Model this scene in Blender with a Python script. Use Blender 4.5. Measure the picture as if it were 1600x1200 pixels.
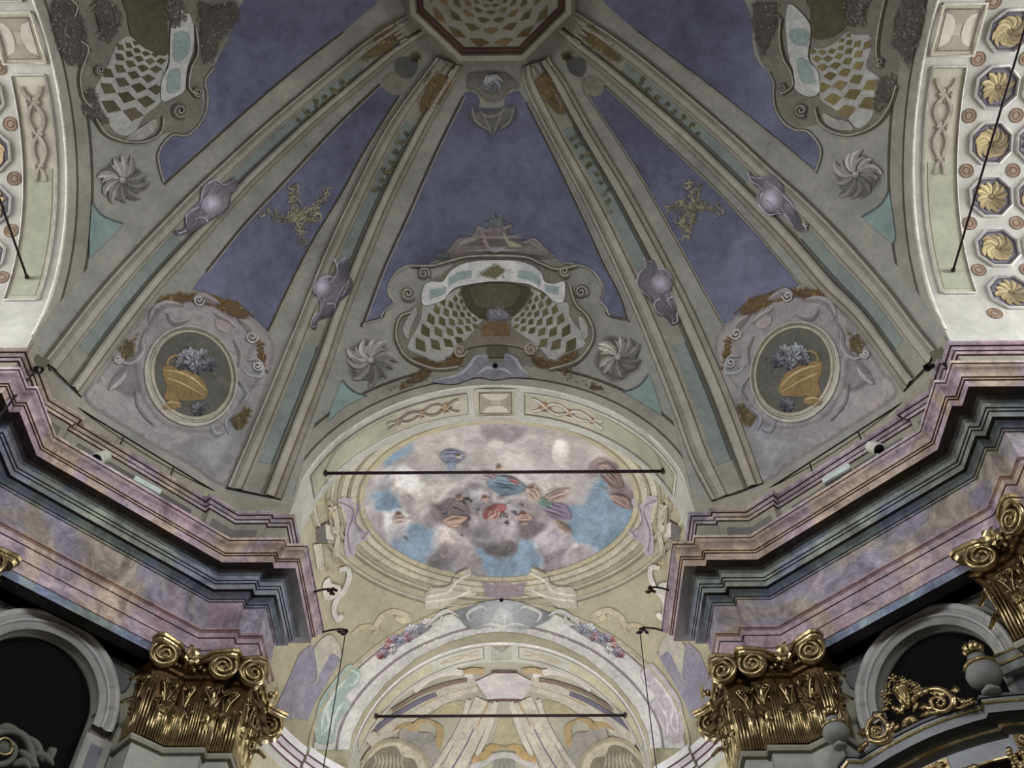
import bpy, math, random
import numpy as np
from mathutils import Vector, Matrix
from mathutils.bvhtree import BVHTree
from mathutils.geometry import delaunay_2d_cdt

for o in list(bpy.data.objects): bpy.data.objects.remove(o, do_unlink=True)
random.seed(7); rng = np.random.default_rng(7)
SC = bpy.context.scene; COL = SC.collection
U = 7.0; EYE = 1.6                       # metres per unit, eye height; unit = half width of the crossing
def W(v): return (v[0]*U, v[1]*U, v[2]*U + EYE)

# ------------------------------------------------------------------ camera
F_PX, PITCH, YAW, ROLL, CX, BACK = 1569.05, 0.9203, -0.01129, 0.00223, 0.06825, 0.74891
fw = np.array([math.sin(YAW)*math.cos(PITCH), math.cos(YAW)*math.cos(PITCH), math.sin(PITCH)])
rt0 = np.array([math.cos(YAW), -math.sin(YAW), 0.0]); up0 = np.cross(rt0, fw)
rt = rt0*math.cos(ROLL) + up0*math.sin(ROLL); up = up0*math.cos(ROLL) - rt0*math.sin(ROLL)
CAM = np.array([CX, -BACK, 0.0])
cd = bpy.data.cameras.new('camera'); cam = bpy.data.objects.new('camera', cd); COL.objects.link(cam)
cd.sensor_width = 36.0; cd.lens = 36.0*F_PX/1600.0; cd.clip_start = 0.05; cd.clip_end = 300
cam.matrix_world = Matrix(((rt[0], up[0], -fw[0], CAM[0]*U), (rt[1], up[1], -fw[1], CAM[1]*U), (rt[2], up[2], -fw[2], EYE), (0, 0, 0, 1)))
SC.camera = cam
def ray(x, y):
    d = fw*F_PX + rt*(x-800) - up*(y-600)
    return CAM, d/np.linalg.norm(d)

# ------------------------------------------------------------------ light and exposure
SC.view_settings.view_transform = 'Standard'; SC.view_settings.look = 'None'
SC.view_settings.gamma = 1.0; SC.view_settings.use_curve_mapping = False
SC.view_settings.exposure = -0.35
wd = bpy.data.worlds.new('overcast_daylight'); SC.world = wd; wd.use_nodes = True
bg = wd.node_tree.nodes['Background']; bg.inputs[0].default_value = (0.80, 0.88, 1.0, 1); bg.inputs[1].default_value = 0.6
def area(name, loc, target, sx, sy, power, col=(0.97, 0.985, 1.0), spread=180):
    l = bpy.data.lights.new(name, 'AREA'); l.shape = 'RECTANGLE'; l.size = sx*U; l.size_y = sy*U; l.energy = power; l.color = col; l.spread = math.radians(spread)
    o = bpy.data.objects.new(name, l); COL.objects.link(o); o.location = W(loc)
    d = Vector(target) - Vector(loc); o.rotation_euler = d.to_track_quat('-Z', 'Y').to_euler(); return o
# daylight of the high windows outside the frame: lunettes of both arms and of the nave, windows of chancel and apse
area('transept_window_light_left', (-2.05, 0.0, 1.85), (0, 0, 1.30), 0.75, 0.5, 1080, spread=125)
area('transept_window_light_right', (2.05, 0.0, 1.85), (0, 0, 1.30), 0.75, 0.5, 1120, spread=125)
area('nave_window_light', (0.0, -2.05, 1.80), (0, 0, 1.10), 0.75, 0.6, 1450, spread=125)
area('chancel_window_light_left', (-0.66, 1.60, 1.30), (0.4, 1.62, 2.0), 0.26, 0.45, 520)
area('chancel_window_light_right', (0.66, 1.60, 1.30), (-0.4, 1.62, 2.0), 0.26, 0.45, 520)
area('apse_window_light', (0.0, 3.05, 1.25), (0, 2.4, 2.1), 0.3, 0.4, 420)

# ------------------------------------------------------------------ materials
def lin(c):
    c = np.array(c, float)/255.0
    return np.where(c <= 0.04045, c/12.92, ((c+0.055)/1.055)**2.4)
MATS = {}
def nodes(name, rough=0.85, metal=0.0):
    m = bpy.data.materials.new(name); m.use_nodes = True; nt = m.node_tree
    b = nt.nodes['Principled BSDF']; b.inputs['Roughness'].default_value = rough; b.inputs['Metallic'].default_value = metal
    if 'Specular IOR Level' in b.inputs: b.inputs['Specular IOR Level'].default_value = 0.25
    MATS[name] = m; return m, nt, b
def nz(nt, scale, detail=4, rough=0.6, dist=0.0, coord=None):
    n = nt.nodes.new('ShaderNodeTexNoise'); n.inputs['Scale'].default_value = scale; n.inputs['Detail'].default_value = detail
    n.inputs['Roughness'].default_value = rough; n.inputs['Distortion'].default_value = dist
    if coord is None:
        g = nt.nodes.new('ShaderNodeNewGeometry'); coord = g.outputs['Position']
    nt.links.new(coord, n.inputs['Vector']); return n
def ramp(nt, src, stops):
    r = nt.nodes.new('ShaderNodeValToRGB'); e = r.color_ramp.elements
    while len(e) < len(stops): e.new(0.5)
    for k, (p, c) in enumerate(stops): e[k].position = p; e[k].color = tuple(c)+(1,) if len(c) == 3 else c
    nt.links.new(src, r.inputs[0]); return r
def mix(nt, mode, fac, a, b):
    m = nt.nodes.new('ShaderNodeMix'); m.data_type = 'RGBA'; m.blend_type = mode
    for s, v in ((0, fac), (6, a), (7, b)):
        if hasattr(v, 'is_linked'): nt.links.new(v, m.inputs[s])
        else: m.inputs[s].default_value = v if s == 0 else tuple(v)+(1,)
    return m.outputs[2]
def attr(nt):
    a = nt.nodes.new('ShaderNodeAttribute'); a.attribute_name = 'Col'; return a.outputs['Color']
def bump(nt, b, src, strength, dist=0.02):
    n = nt.nodes.new('ShaderNodeBump'); n.inputs['Strength'].default_value = strength; n.inputs['Distance'].default_value = dist
    nt.links.new(src, n.inputs['Height']); nt.links.new(n.outputs[0], b.inputs['Normal'])
def grey(v): return (v, v, v)
# painted plaster: the pigment comes with the mesh, mottled by age
m, nt, b = nodes('painted_plaster', 0.9)
n1 = nz(nt, 0.9, 5, 0.65); n2 = nz(nt, 7.0, 5, 0.7)
c = mix(nt, 'MULTIPLY', 1.0, attr(nt), ramp(nt, n1.outputs[0], [(0.3, grey(0.74)), (0.7, grey(1.16))]).outputs[0])
c = mix(nt, 'MULTIPLY', 1.0, c, ramp(nt, n2.outputs[0], [(0.3, (0.86, 0.86, 0.88)), (0.7, (1.1, 1.1, 1.08))]).outputs[0])
nt.links.new(c, b.inputs['Base Color']); bump(nt, b, n2.outputs[0], 0.15)
# fresco: loose brush work
m, nt, b = nodes('fresco', 0.9)
n1 = nz(nt, 1.6, 6, 0.7, 0.6); n2 = nz(nt, 6.0, 6, 0.75, 1.2)
c = mix(nt, 'MULTIPLY', 1.0, attr(nt), ramp(nt, n1.outputs[0], [(0.3, (0.78, 0.78, 0.82)), (0.68, (1.16, 1.14, 1.12))]).outputs[0])
c = mix(nt, 'MULTIPLY', 1.0, c, ramp(nt, n2.outputs[0], [(0.32, (0.74, 0.73, 0.72)), (0.68, (1.2, 1.2, 1.2))]).outputs[0])
nt.links.new(c, b.inputs['Base Color'])
aa = [q for q in nt.nodes if q.type == 'ATTRIBUTE'][0]
mm = nt.nodes.new('ShaderNodeMath'); mm.operation = 'MULTIPLY'; mm.inputs[1].default_value = 1.35; nt.links.new(aa.outputs['Alpha'], mm.inputs[0])
ms = nt.nodes.new('ShaderNodeMath'); ms.operation = 'MULTIPLY'; ms.inputs[1].default_value = 0.35; nt.links.new(nz(nt, 9.0, 5, 0.75).outputs[0], ms.inputs[0])
mt_ = nt.nodes.new('ShaderNodeMath'); mt_.operation = 'SUBTRACT'; mt_.use_clamp = True; nt.links.new(mm.outputs[0], mt_.inputs[0]); nt.links.new(ms.outputs[0], mt_.inputs[1]); nt.links.new(mt_.outputs[0], b.inputs['Alpha'])
# blue painted fields
m, nt, b = nodes('blue_field', 0.9)
n1 = nz(nt, 0.7, 5, 0.7, 0.4); n2 = nz(nt, 3.5, 6, 0.75, 0.5)
c = mix(nt, 'MULTIPLY', 1.0, attr(nt), ramp(nt, n1.outputs[0], [(0.33, (0.66, 0.66, 0.68)), (0.66, (1.26, 1.25, 1.28))]).outputs[0])
c = mix(nt, 'MULTIPLY', 1.0, c, ramp(nt, n2.outputs[0], [(0.3, (0.8, 0.78, 0.82)), (0.7, (1.15, 1.15, 1.12))]).outputs[0])
nt.links.new(c, b.inputs['Base Color'])
# painted marbling of the entablature
m, nt, b = nodes('marbled_plaster', 0.6)
n1 = nz(nt, 1.5, 8, 0.74, 1.2); n2 = nz(nt, 5.5, 8, 0.78, 0.8); n3 = nz(nt, 0.7, 3, 0.5, 0.8)
tint = ramp(nt, n3.outputs[0], [(0.36, (1.0, 0.84, 0.90)), (0.45, (0.97, 0.94, 0.98)), (0.52, (0.93, 0.95, 1.03)), (0.60, (1.06, 1.03, 0.78))])
c = mix(nt, 'MULTIPLY', 1.0, attr(nt), tint.outputs[0])
c = mix(nt, 'MULTIPLY', 1.0, c, ramp(nt, n1.outputs[0], [(0.32, (0.42, 0.40, 0.43)), (0.5, (0.95, 0.93, 0.94)), (0.66, (1.5, 1.48, 1.44))]).outputs[0])
c = mix(nt, 'MULTIPLY', 1.0, c, ramp(nt, n2.outputs[0], [(0.32, (0.62, 0.60, 0.64)), (0.66, (1.24, 1.22, 1.2))]).outputs[0])
nt.links.new(c, b.inputs['Base Color'])
# gilding
m, nt, b = nodes('gilt_wood', 0.30, 0.92)
n1 = nz(nt, 9.0, 5, 0.7)
r_ = ramp(nt, n1.outputs[0], [(0.3, (0.18, 0.13, 0.06)), (0.55, (0.46, 0.36, 0.19)), (0.75, (0.74, 0.62, 0.38))])
nt.links.new(r_.outputs[0], b.inputs['Base Color']); bump(nt, b, n1.outputs[0], 0.25)
def plain(name, rgb, rough=0.7, metal=0.0, var=0.15, scale=4.0):
    m, nt, b = nodes(name, rough, metal); n = nz(nt, scale, 4)
    l = lin(rgb); r_ = ramp(nt, n.outputs[0], [(0.3, tuple(l*(1-var))), (0.7, tuple(np.minimum(l*(1+var), 1)))])
    nt.links.new(r_.outputs[0], b.inputs['Base Color']); return m
plain('dark_iron', (48, 36, 42), 0.55, 0.4); plain('black_void', (9, 8, 9), 1.0); plain('white_enamel', (205, 206, 196), 0.4)
plain('pale_lamp_cover', (196, 208, 202), 0.35); plain('grey_paint', (128, 130, 128), 0.6); plain('stone_floor', (150, 141, 130), 0.5)
plain('wall_plaster', (142, 138, 124), 0.85, 0, 0.12, 2.0); plain('carved_grey', (92, 92, 86), 0.6); plain('black_cable', (22, 20, 24), 0.6); plain('galvanised_steel', (120, 118, 100), 0.5, 0.5)
plain('dark_bronze', (60, 40, 24), 0.4, 0.7); plain('shaded_gilding', (74, 58, 34), 0.42, 0.85, 0.4, 9.0)

# ------------------------------------------------------------------ mesh helpers (unit coordinates in, metres out)
MIR = False; OFF = {}
def put(o, parent, origin):
    COL.objects.link(o)
    if parent is not None:
        o.parent = parent; po = OFF[parent.name]; o.location = (origin[0]-po[0], origin[1]-po[1], origin[2]-po[2])
    else: o.location = origin
    OFF[o.name] = origin
def props(o, label=None, cat=None, group=None, kind=None):
    for k, v in (('label', label), ('category', cat), ('group', group), ('kind', kind)):
        if v: o[k] = v
    return o
def empty(name, at, label=None, cat=None, group=None, kind=None, parent=None):
    o = bpy.data.objects.new(name, None); o.empty_display_size = 0.2
    v = (-at[0], at[1], at[2]) if MIR else at
    put(o, parent, W(v)); return props(o, label, cat, group, kind)
def mesh(name, V, Fc, mat, parent=None, col=None, smooth=True, label=None, cat=None, group=None, kind=None, origin=None, alpha=None):
    """V unit coords; col: one rgb, or one per face, or one per vertex (array n x 3, 0-255)"""
    V = np.array(V, float)
    if MIR: V = V*np.array([-1, 1, 1]); Fc = [tuple(reversed(f)) for f in Fc]
    Wd = V*U; Wd[:, 2] += EYE
    if origin is None:
        lo, hi = Wd.min(0), Wd.max(0); origin = ((lo[0]+hi[0])/2, (lo[1]+hi[1])/2, lo[2])
    me = bpy.data.meshes.new(name); me.from_pydata((Wd-np.array(origin)).tolist(), [], [tuple(f) for f in Fc])
    me.materials.append(MATS[mat])
    if smooth: me.polygons.foreach_set('use_smooth', [True]*len(me.polygons))
    if col is not None:
        col = np.array(col, float); a = me.color_attributes.new('Col', 'FLOAT_COLOR', 'CORNER')
        lens = [len(f) for f in Fc]; n = sum(lens)
        if col.ndim == 1: arr = np.tile(lin(col), (n, 1))
        elif len(col) == len(V) and len(col) != len(Fc): arr = lin(col)[[i for f in Fc for i in f]]
        else: arr = np.repeat(lin(col), lens, axis=0)
        sat = {'marbled_plaster': 0.80, 'blue_field': 0.82}.get(mat, 0.68); lum = arr@np.array([0.2126, 0.7152, 0.0722]); arr = lum[:, None]+(arr-lum[:, None])*sat
        a.data.foreach_set('color', np.hstack([arr, np.ones((n, 1)) if alpha is None else np.array(alpha, float)[[i for f in Fc for i in f]][:, None]]).astype(np.float32).ravel())
    me.update()
    o = bpy.data.objects.new(name, me); put(o, parent, tuple(origin)); return props(o, label, cat, group, kind)
def twin(src, parent, name=None):
    """a copy of a mesh object that shares its data, same place"""
    o = src.copy(); put(o, parent, OFF[src.name]); return o

def grid_faces(nu, nv, closed_u=False):
    Fc = []
    for i in range(nu if closed_u else nu-1):
        for j in range(nv-1):
            a = i*nv+j; b_ = ((i+1) % nu)*nv+j; Fc.append((a, b_, b_+1, a+1))
    return Fc
def box_geo(c, ax, ay, az):
    """centre + three half axes"""
    c, ax, ay, az = (np.array(q, float) for q in (c, ax, ay, az)); V = []
    for i in (-1, 1):
        for j in (-1, 1):
            for k in (-1, 1): V.append(c+i*ax+j*ay+k*az)
    return V, [(0, 1, 3, 2), (4, 6, 7, 5), (0, 4, 5, 1), (2, 3, 7, 6), (0, 2, 6, 4), (1, 5, 7, 3)]
def join(parts):
    V, Fc = [], []
    for v, f in parts:
        k = len(V); V += [tuple(q) for q in v]; Fc += [tuple(i+k for i in g) for g in f]
    return V, Fc
def tube_geo(path, r, n=6, r_end=None, caps=True):
    P = [np.array(q, float) for q in path]; V = []; m_ = len(P); ref = None
    rr = r if hasattr(r, '__len__') else np.linspace(r, r if r_end is None else r_end, m_)
    for i in range(m_):
        t = P[min(i+1, m_-1)]-P[max(i-1, 0)]; t = t/(np.linalg.norm(t)+1e-12)
        if ref is None: ref = np.array([0, 0, 1.0]) if abs(t[2]) < 0.9 else np.array([1.0, 0, 0])
        a = ref-t*(ref@t); a /= np.linalg.norm(a)+1e-12; b_ = np.cross(t, a); ref = a
        for k in range(n):
            w = 2*math.pi*k/n; V.append(P[i]+rr[i]*(a*math.cos(w)+b_*math.sin(w)))
    Fc = [(i*n+k, i*n+(k+1) % n, (i+1)*n+(k+1) % n, (i+1)*n+k) for i in range(m_-1) for k in range(n)]
    if caps: Fc += [tuple(range(n))[::-1], tuple((m_-1)*n+k for k in range(n))]
    return V, Fc
def lathe_geo(base, prof, n=14, axis=(0, 0, 1)):
    """prof [(r,h)] about an axis at base"""
    base = np.array(base, float); ax = np.array(axis, float); ax /= np.linalg.norm(ax)
    a = np.cross(ax, [0, 0, 1.0] if abs(ax[2]) < 0.9 else [1.0, 0, 0]); a /= np.linalg.norm(a); b_ = np.cross(ax, a); V = []
    for k in range(n):
        w = 2*math.pi*k/n; d = a*math.cos(w)+b_*math.sin(w)
        for r, h in prof: V.append(base+ax*h+d*r)
    return V, grid_faces(n, len(prof), True)
def crom(pts, closed=True, k=6):
    P = np.array(pts, float); n = len(P)
    if n < 3: return P
    out = []
    for i in range(n if closed else n-1):
        if closed: p0, p1, p2, p3 = P[i-1], P[i], P[(i+1) % n], P[(i+2) % n]
        else: p0, p1, p2, p3 = P[max(i-1, 0)], P[i], P[i+1], P[min(i+2, n-1)]
        for t in np.arange(k)/k:
            out.append(0.5*((2*p1)+(-p0+p2)*t+(2*p0-5*p1+4*p2-p3)*t*t+(-p0+3*p1-3*p2+p3)*t**3))
    if not closed: out.append(P[-1])
    return np.array(out)
def resample(P, n):
    P = np.array(P, float); d = np.r_[0, np.cumsum(np.linalg.norm(np.diff(P, axis=0), axis=1))]
    s = np.linspace(0, d[-1], n); return np.stack([np.interp(s, d, P[:, k]) for k in range(P.shape[1])], 1)
def crop(x0, y0, s): return lambda L: [(x0+s*x, y0+s*y) for x, y in L]

# ------------------------------------------------------------------ painting on curved surfaces
SURF = {}
def surface(key, V, Fc): SURF[key] = BVHTree.FromPolygons([tuple(v) for v in V], [tuple(f) for f in Fc])
STEP = 0.0009
PMAP = {}                                # developable surfaces: flat coordinates (thousandths of a unit) to space
def cast(x, y, key, h=0.0):
    if key in PMAP: return Vector(PMAP[key](x, y, h))
    o, d = ray(x, y); hit, nrm, _, _ = SURF[key].ray_cast(Vector(o), Vector(d))
    if hit is None: return None
    if nrm.dot(Vector(d)) > 0: nrm = -nrm
    return hit+nrm*h
def cast_all(P, key, h):
    global MISS
    out = []; last = None; MISS = set()
    for k, (x, y) in enumerate(P):
        q = cast(x, y, key, h[k] if hasattr(h, '__len__') else h)
        if q is None: q = last; MISS.add(k)
        out.append(q); last = q
    first = next((q for q in out if q is not None), None)
    if first is None: raise ValueError('painting misses its surface '+key+str(P[0]))
    return [q if q is not None else first for q in out]
def inside(P, poly):
    x, y = P[:, 0], P[:, 1]; c = np.zeros(len(P), bool); n = len(poly)
    for i in range(n):
        (x1, y1), (x2, y2) = poly[i], poly[i-1]
        if y1 == y2: continue
        c ^= ((y1 > y) != (y2 > y)) & (x < (x2-x1)*(y-y1)/(y2-y1)+x1)
    return c
def fill(poly, step):
    poly = np.array(poly, float); B = []
    for i in range(len(poly)):
        a, b_ = poly[i], poly[(i+1) % len(poly)]; k = max(1, int(np.linalg.norm(b_-a)/step))
        for t in range(k): B.append(a+(b_-a)*t/k)
    B = np.array(B); lo, hi = poly.min(0), poly.max(0)
    gx, gy = np.meshgrid(np.arange(lo[0], hi[0], step), np.arange(lo[1], hi[1], step)); G = np.stack([gx.ravel(), gy.ravel()], 1)
    if len(G):
        G = G[inside(G, poly)]
        if len(G): G = G[np.array([((B-g)**2).sum(1).min() > (0.45*step)**2 for g in G])]
    A = np.vstack([B, G]) if len(G) else B
    v, e, f, _, _, _ = delaunay_2d_cdt([Vector(q) for q in A], [], [list(range(len(B)))], 1, 1e-5)
    return np.array([(q[0], q[1]) for q in v]), [tuple(q) for q in f]
def decal(name, pts, col, lay, surf, parent, smooth=True, mat='fresco', shade=None, step=9, k=5, label=None, kind=None, feather=0):
    poly = crom(pts, True, k) if smooth else np.array(pts, float)
    P, Fc = fill(poly, step)
    V = cast_all(P, surf, lay*STEP); Fc = [f for f in Fc if not MISS.intersection(f)]
    c = np.array(col, float)
    if shade is not None: c = np.clip(np.array([c*shade(x, y) for x, y in P]), 0, 255)
    al = None
    if feather:
        B = resample(np.vstack([poly, poly[:1]]), max(40, int(len(poly)*3))); al = np.clip(np.array([math.sqrt(((B-q)**2).sum(1).min()) for q in P])/feather, 0, 1)
        al[~inside(P, poly)] = 0
    return mesh(name, V, Fc, mat, parent, c, True, label, None, None, kind, None, al)
def ribbon(name, path, w, col, lay, surf, parent, rise=0.0, taper=False, mat='fresco', k=6, smooth=True, closed=False, col2=None, join_to=None, soft=0):
    P = crom(path, closed, k) if smooth else np.array(path, float)
    if closed: P = np.vstack([P, P[:1]])
    n = len(P); T = np.gradient(P, axis=0); T /= np.linalg.norm(T, axis=1)[:, None]+1e-9; N = np.stack([-T[:, 1], T[:, 0]], 1)
    ww = np.full(n, w/2.0)
    if taper == 'both': ww = ww*np.sin(np.linspace(0.12, math.pi-0.12, n))
    elif taper: ww = ww*np.linspace(1, 0.15, n)
    prof = [(-1, 0), (0, 1), (1, 0)] if (rise or soft) else [(-1, 0), (1, 0)]
    al = [a_*soft*min(1, 3.2*min(i, n-1-i)/(n-1)) for i in range(n) for a_ in (0, 1, 0)] if soft else None
    Q, H = [], []
    for i in range(n):
        for f, hh in prof: Q.append(P[i]+N[i]*ww[i]*f); H.append(lay*STEP+hh*rise)
    V = cast_all(Q, surf, H); Fc = grid_faces(n, len(prof)); keep = [not MISS.intersection(f) for f in Fc]
    cc = col
    if col2 is not None and len(prof) == 3: cc = [col if j == 0 else col2 for i in range(n-1) for j in range(2)]; cc = [c_ for c_, k_ in zip(cc, keep) if k_]
    Fc = [f for f, k_ in zip(Fc, keep) if k_]
    if join_to is not None:
        join_to.append((V, Fc, cc, al)); return None
    return mesh(name, V, Fc, mat, parent, cc, alpha=al)
def spiral(cx, cy, r, turns=1.8, a0=0.0, cw=1, n=26):
    return [(cx+r*(1-0.88*t)*math.cos(a0+cw*2*math.pi*turns*t), cy+r*(1-0.88*t)*math.sin(a0+cw*2*math.pi*turns*t)) for t in np.linspace(0, 1, n)]
def ellipse(cx, cy, rx, ry, rot=0.0, n=28):
    c, s = math.cos(rot), math.sin(rot)
    return [(cx+rx*math.cos(t)*c-ry*math.sin(t)*s, cy+rx*math.cos(t)*s+ry*math.sin(t)*c) for t in np.linspace(0, 2*math.pi, n, endpoint=False)]
def blob(cx, cy, rx, ry=None, n=9, jag=0.3, seed=0):
    r = random.Random(seed*131+int(cx*7+cy*13)); ry = ry or rx
    return [(cx+rx*(1+r.uniform(-jag, jag))*math.cos(2*math.pi*i/n), cy+ry*(1+r.uniform(-jag, jag))*math.sin(2*math.pi*i/n)) for i in range(n)]
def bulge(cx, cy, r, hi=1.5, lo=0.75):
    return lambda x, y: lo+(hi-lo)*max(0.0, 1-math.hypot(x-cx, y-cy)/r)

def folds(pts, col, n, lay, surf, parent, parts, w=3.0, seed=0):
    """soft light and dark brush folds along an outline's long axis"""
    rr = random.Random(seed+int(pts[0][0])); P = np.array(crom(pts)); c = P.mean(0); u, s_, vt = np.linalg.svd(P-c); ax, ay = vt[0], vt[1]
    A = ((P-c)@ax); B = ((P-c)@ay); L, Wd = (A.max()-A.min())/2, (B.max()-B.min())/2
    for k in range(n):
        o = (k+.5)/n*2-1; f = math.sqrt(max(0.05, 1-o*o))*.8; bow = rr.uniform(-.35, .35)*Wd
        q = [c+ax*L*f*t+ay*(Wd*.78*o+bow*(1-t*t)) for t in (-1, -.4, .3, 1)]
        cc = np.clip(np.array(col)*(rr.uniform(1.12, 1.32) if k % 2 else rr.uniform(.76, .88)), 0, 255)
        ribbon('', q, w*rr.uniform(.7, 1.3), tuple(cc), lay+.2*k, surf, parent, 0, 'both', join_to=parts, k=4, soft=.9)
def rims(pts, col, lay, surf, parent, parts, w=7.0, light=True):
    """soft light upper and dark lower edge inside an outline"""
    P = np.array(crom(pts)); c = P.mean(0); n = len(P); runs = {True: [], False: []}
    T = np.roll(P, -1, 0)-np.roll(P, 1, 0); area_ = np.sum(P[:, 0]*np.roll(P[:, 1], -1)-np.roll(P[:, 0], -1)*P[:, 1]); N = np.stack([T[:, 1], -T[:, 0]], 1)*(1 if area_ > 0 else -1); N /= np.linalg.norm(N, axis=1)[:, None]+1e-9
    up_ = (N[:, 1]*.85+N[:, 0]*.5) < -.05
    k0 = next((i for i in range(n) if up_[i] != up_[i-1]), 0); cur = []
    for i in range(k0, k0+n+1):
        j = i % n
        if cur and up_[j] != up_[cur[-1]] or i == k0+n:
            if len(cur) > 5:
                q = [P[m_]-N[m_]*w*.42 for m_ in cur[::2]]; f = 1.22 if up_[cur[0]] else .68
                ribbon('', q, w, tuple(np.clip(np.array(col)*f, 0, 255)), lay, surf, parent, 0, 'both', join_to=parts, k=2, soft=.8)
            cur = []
        cur.append(j)
# ================================================================== SETTING
def smooth01(t): t = min(1, max(0, t)); return t*t*(3-2*t)
A0 = math.degrees(math.atan(0.5))
def fold(psi):                                  # angle from the nearest cardinal axis, degrees
    a = math.degrees(psi) % 90; return min(a, 90-a)
def Sd(psi): return 1.118+0.045*smooth01((fold(psi)-A0)/8.0)
def rho_max(psi):
    c = max(abs(math.cos(psi)), abs(math.sin(psi))); return min(Sd(psi), 1.0/c)
def zdome(rho, psi):
    q = rho*1.118/Sd(psi); return 1.8+math.sqrt(max(1.25-q*q, 0))*(0.87+0.13*min(q, 1)**1.5)
angs = set(np.linspace(0, 2*math.pi, 360, endpoint=False).tolist())
for k in range(4):
    for s in (-1, 1): angs.add((k*90+s*A0) % 360*math.pi/180)
angs = sorted(angs); NR = 56; V = []
for psi in angs:
    rm = rho_max(psi)
    for j in range(NR+1):
        r = rm*math.sin(max(j/NR, 1e-3)*math.pi/2); V.append((r*math.cos(psi), r*math.sin(psi), zdome(r, psi)))
    down = 0.043 if fold(psi) >= A0-1e-6 else 0.0
    V.append((rm*math.cos(psi), rm*math.sin(psi), V[-1][2]-down))
Fc = grid_faces(len(angs), NR+2, True)
surface('dome', V, Fc)
STONE = (164, 161, 151)
ceiling = mesh('ceiling', V, Fc, 'painted_plaster', None, STONE, kind='structure', label='great painted dome over the crossing with eight ribs and blue panels')

V = []; Fq = []
for q in range(4):
    k0 = len(V); A_ = np.linspace(math.radians(A0+.3), math.radians(90-A0-.3), 40)+q*math.pi/2
    for psi in A_:
        for r, z in ((rho_max(psi)*.9985, 1.757), (rho_max(psi)*.9975, 1.806), (rho_max(psi)*.9995, 1.809)): V.append((r*math.cos(psi), r*math.sin(psi), z))
    Fq += [tuple(i+k0 for i in f) for f in grid_faces(40, 3)]
    mesh('drum_strip', V[k0:], grid_faces(40, 3), 'painted_plaster', ceiling, [(168, 160, 136), (196, 190, 172)]*39, False)
def arch_curve(n=72, low=1.55):
    L = [(0.5, low), (0.5, 1.68), (0.5, 1.76)]
    for t in np.linspace(0, math.pi, n+1):
        x = 0.5*math.cos(t); L.append((x, zdome(math.hypot(1, x), math.atan2(1, x)) if abs(x) < 0.4999 else 1.8))
    return L+[(-0.5, 1.76), (-0.5, 1.68), (-0.5, low)]
AC = arch_curve()
def extrude_arch(curve, y0, y1, axis='y', sgn=1, ny=6):
    V = []
    for u, z in curve:
        for y in np.linspace(y0, y1, ny): V.append((u, sgn*y, z) if axis == 'y' else (sgn*y, u, z))
    return V, grid_faces(len(curve), ny)
CREAM = (204, 202, 192)
for nm, key, ax, sg, y1, lb in (('wall_arch_front', 'archF', 'y', 1, 1.136, 'broad cream arch between the dome and the chancel'),
                             ('wall_arch_left', 'armL', 'x', -1, 2.1, 'cream barrel vault of the left arm with painted coffers'),
                             ('wall_arch_right', 'armR', 'x', 1, 2.1, 'cream barrel vault of the right arm with painted coffers'),
                             ('wall_arch_back', 'archB', 'y', -1, 2.1, 'cream vault of the nave behind the viewer')):
    v, f = extrude_arch(AC, 1.0, y1, ax, sg, 4 if key == 'archF' else 14); surface(key, v, f)
    SURF[key+'_o'] = mesh(nm, v, f, 'painted_plaster', None, CREAM, kind='structure', label=lb)
ARCH = {k: SURF.pop(k+'_o') for k in ('archF', 'armL', 'armR', 'archB')}

# chancel: round domed bay behind the front arch
BY, BR, BZ = 1.60, 0.71, 1.79
def bay_limit(phi, y_front, y_back, cy, R):
    s = math.sin(phi); r = R
    if s > 1e-6: r = min(r, (y_back-cy)/s)
    if s < -1e-6: r = min(r, (cy-y_front)/-s)
    return r
def sphere_bay(cy, R, z0, y_front, y_back, low, n=240, nr=36):
    V = []
    for phi in np.linspace(0, 2*math.pi, n, endpoint=False):
        rm = bay_limit(phi, y_front, y_back, cy, R)
        for j in range(nr+1):
            r = rm*math.sin(max(j/nr, 1e-3)*math.pi/2); V.append((r*math.cos(phi), cy+r*math.sin(phi), z0+math.sqrt(max(R*R-r*r, 0))))
        V.append((rm*math.cos(phi), cy+rm*math.sin(phi), low if rm > R-1e-6 else V[-1][2]))
    return V, grid_faces(n, nr+2, True)
def ring_wall(inner, R, z0, y, low):
    """flat wall between an arch curve (list x,z) and the circle of a domed bay"""
    V = []
    for x, z in inner:
        a = math.atan2(max(z-z0, 0), x); zz = z0+R*math.sin(a) if z > z0 else z
        V += [(x, y, z), (R*math.cos(a) if z > z0 else math.copysign(R, x), y, zz)]
    return V, grid_faces(len(inner), 2)
low_curve = [(0.5, -0.22)]+AC+[(-0.5, -0.22)]
v1, f1 = sphere_bay(BY, BR, BZ, 1.136, 2.09, -0.22)
v2, f2 = ring_wall(AC, math.sqrt(BR**2-(BY-1.136)**2), BZ, 1.136, 0)
def arch2(R=0.47, zc=1.775, low=1.0, n=48):
    return [(R, low), (R, 1.5)]+[(R*math.cos(t), zc+R*math.sin(t)) for t in np.linspace(0, math.pi, n+1)]+[(-R, 1.5), (-R, low)]
A2 = arch2(low=-0.22)
v3, f3 = ring_wall(A2, math.sqrt(BR**2-0.49**2), BZ, 2.09, 0)
vs, fs = v1, f1; Vs, Fs = join([(vs, fs), (v3, f3)]); surface('bay', Vs, Fs)
V, Fc = join([(v1, f1), (v2, f2), (v3, f3)])
OCHRE = (192, 183, 143)
bay = mesh('ceiling_chancel', V, Fc, 'painted_plaster', None, OCHRE, kind='structure', label='ochre domed chancel vault around the oval fresco')
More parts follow.
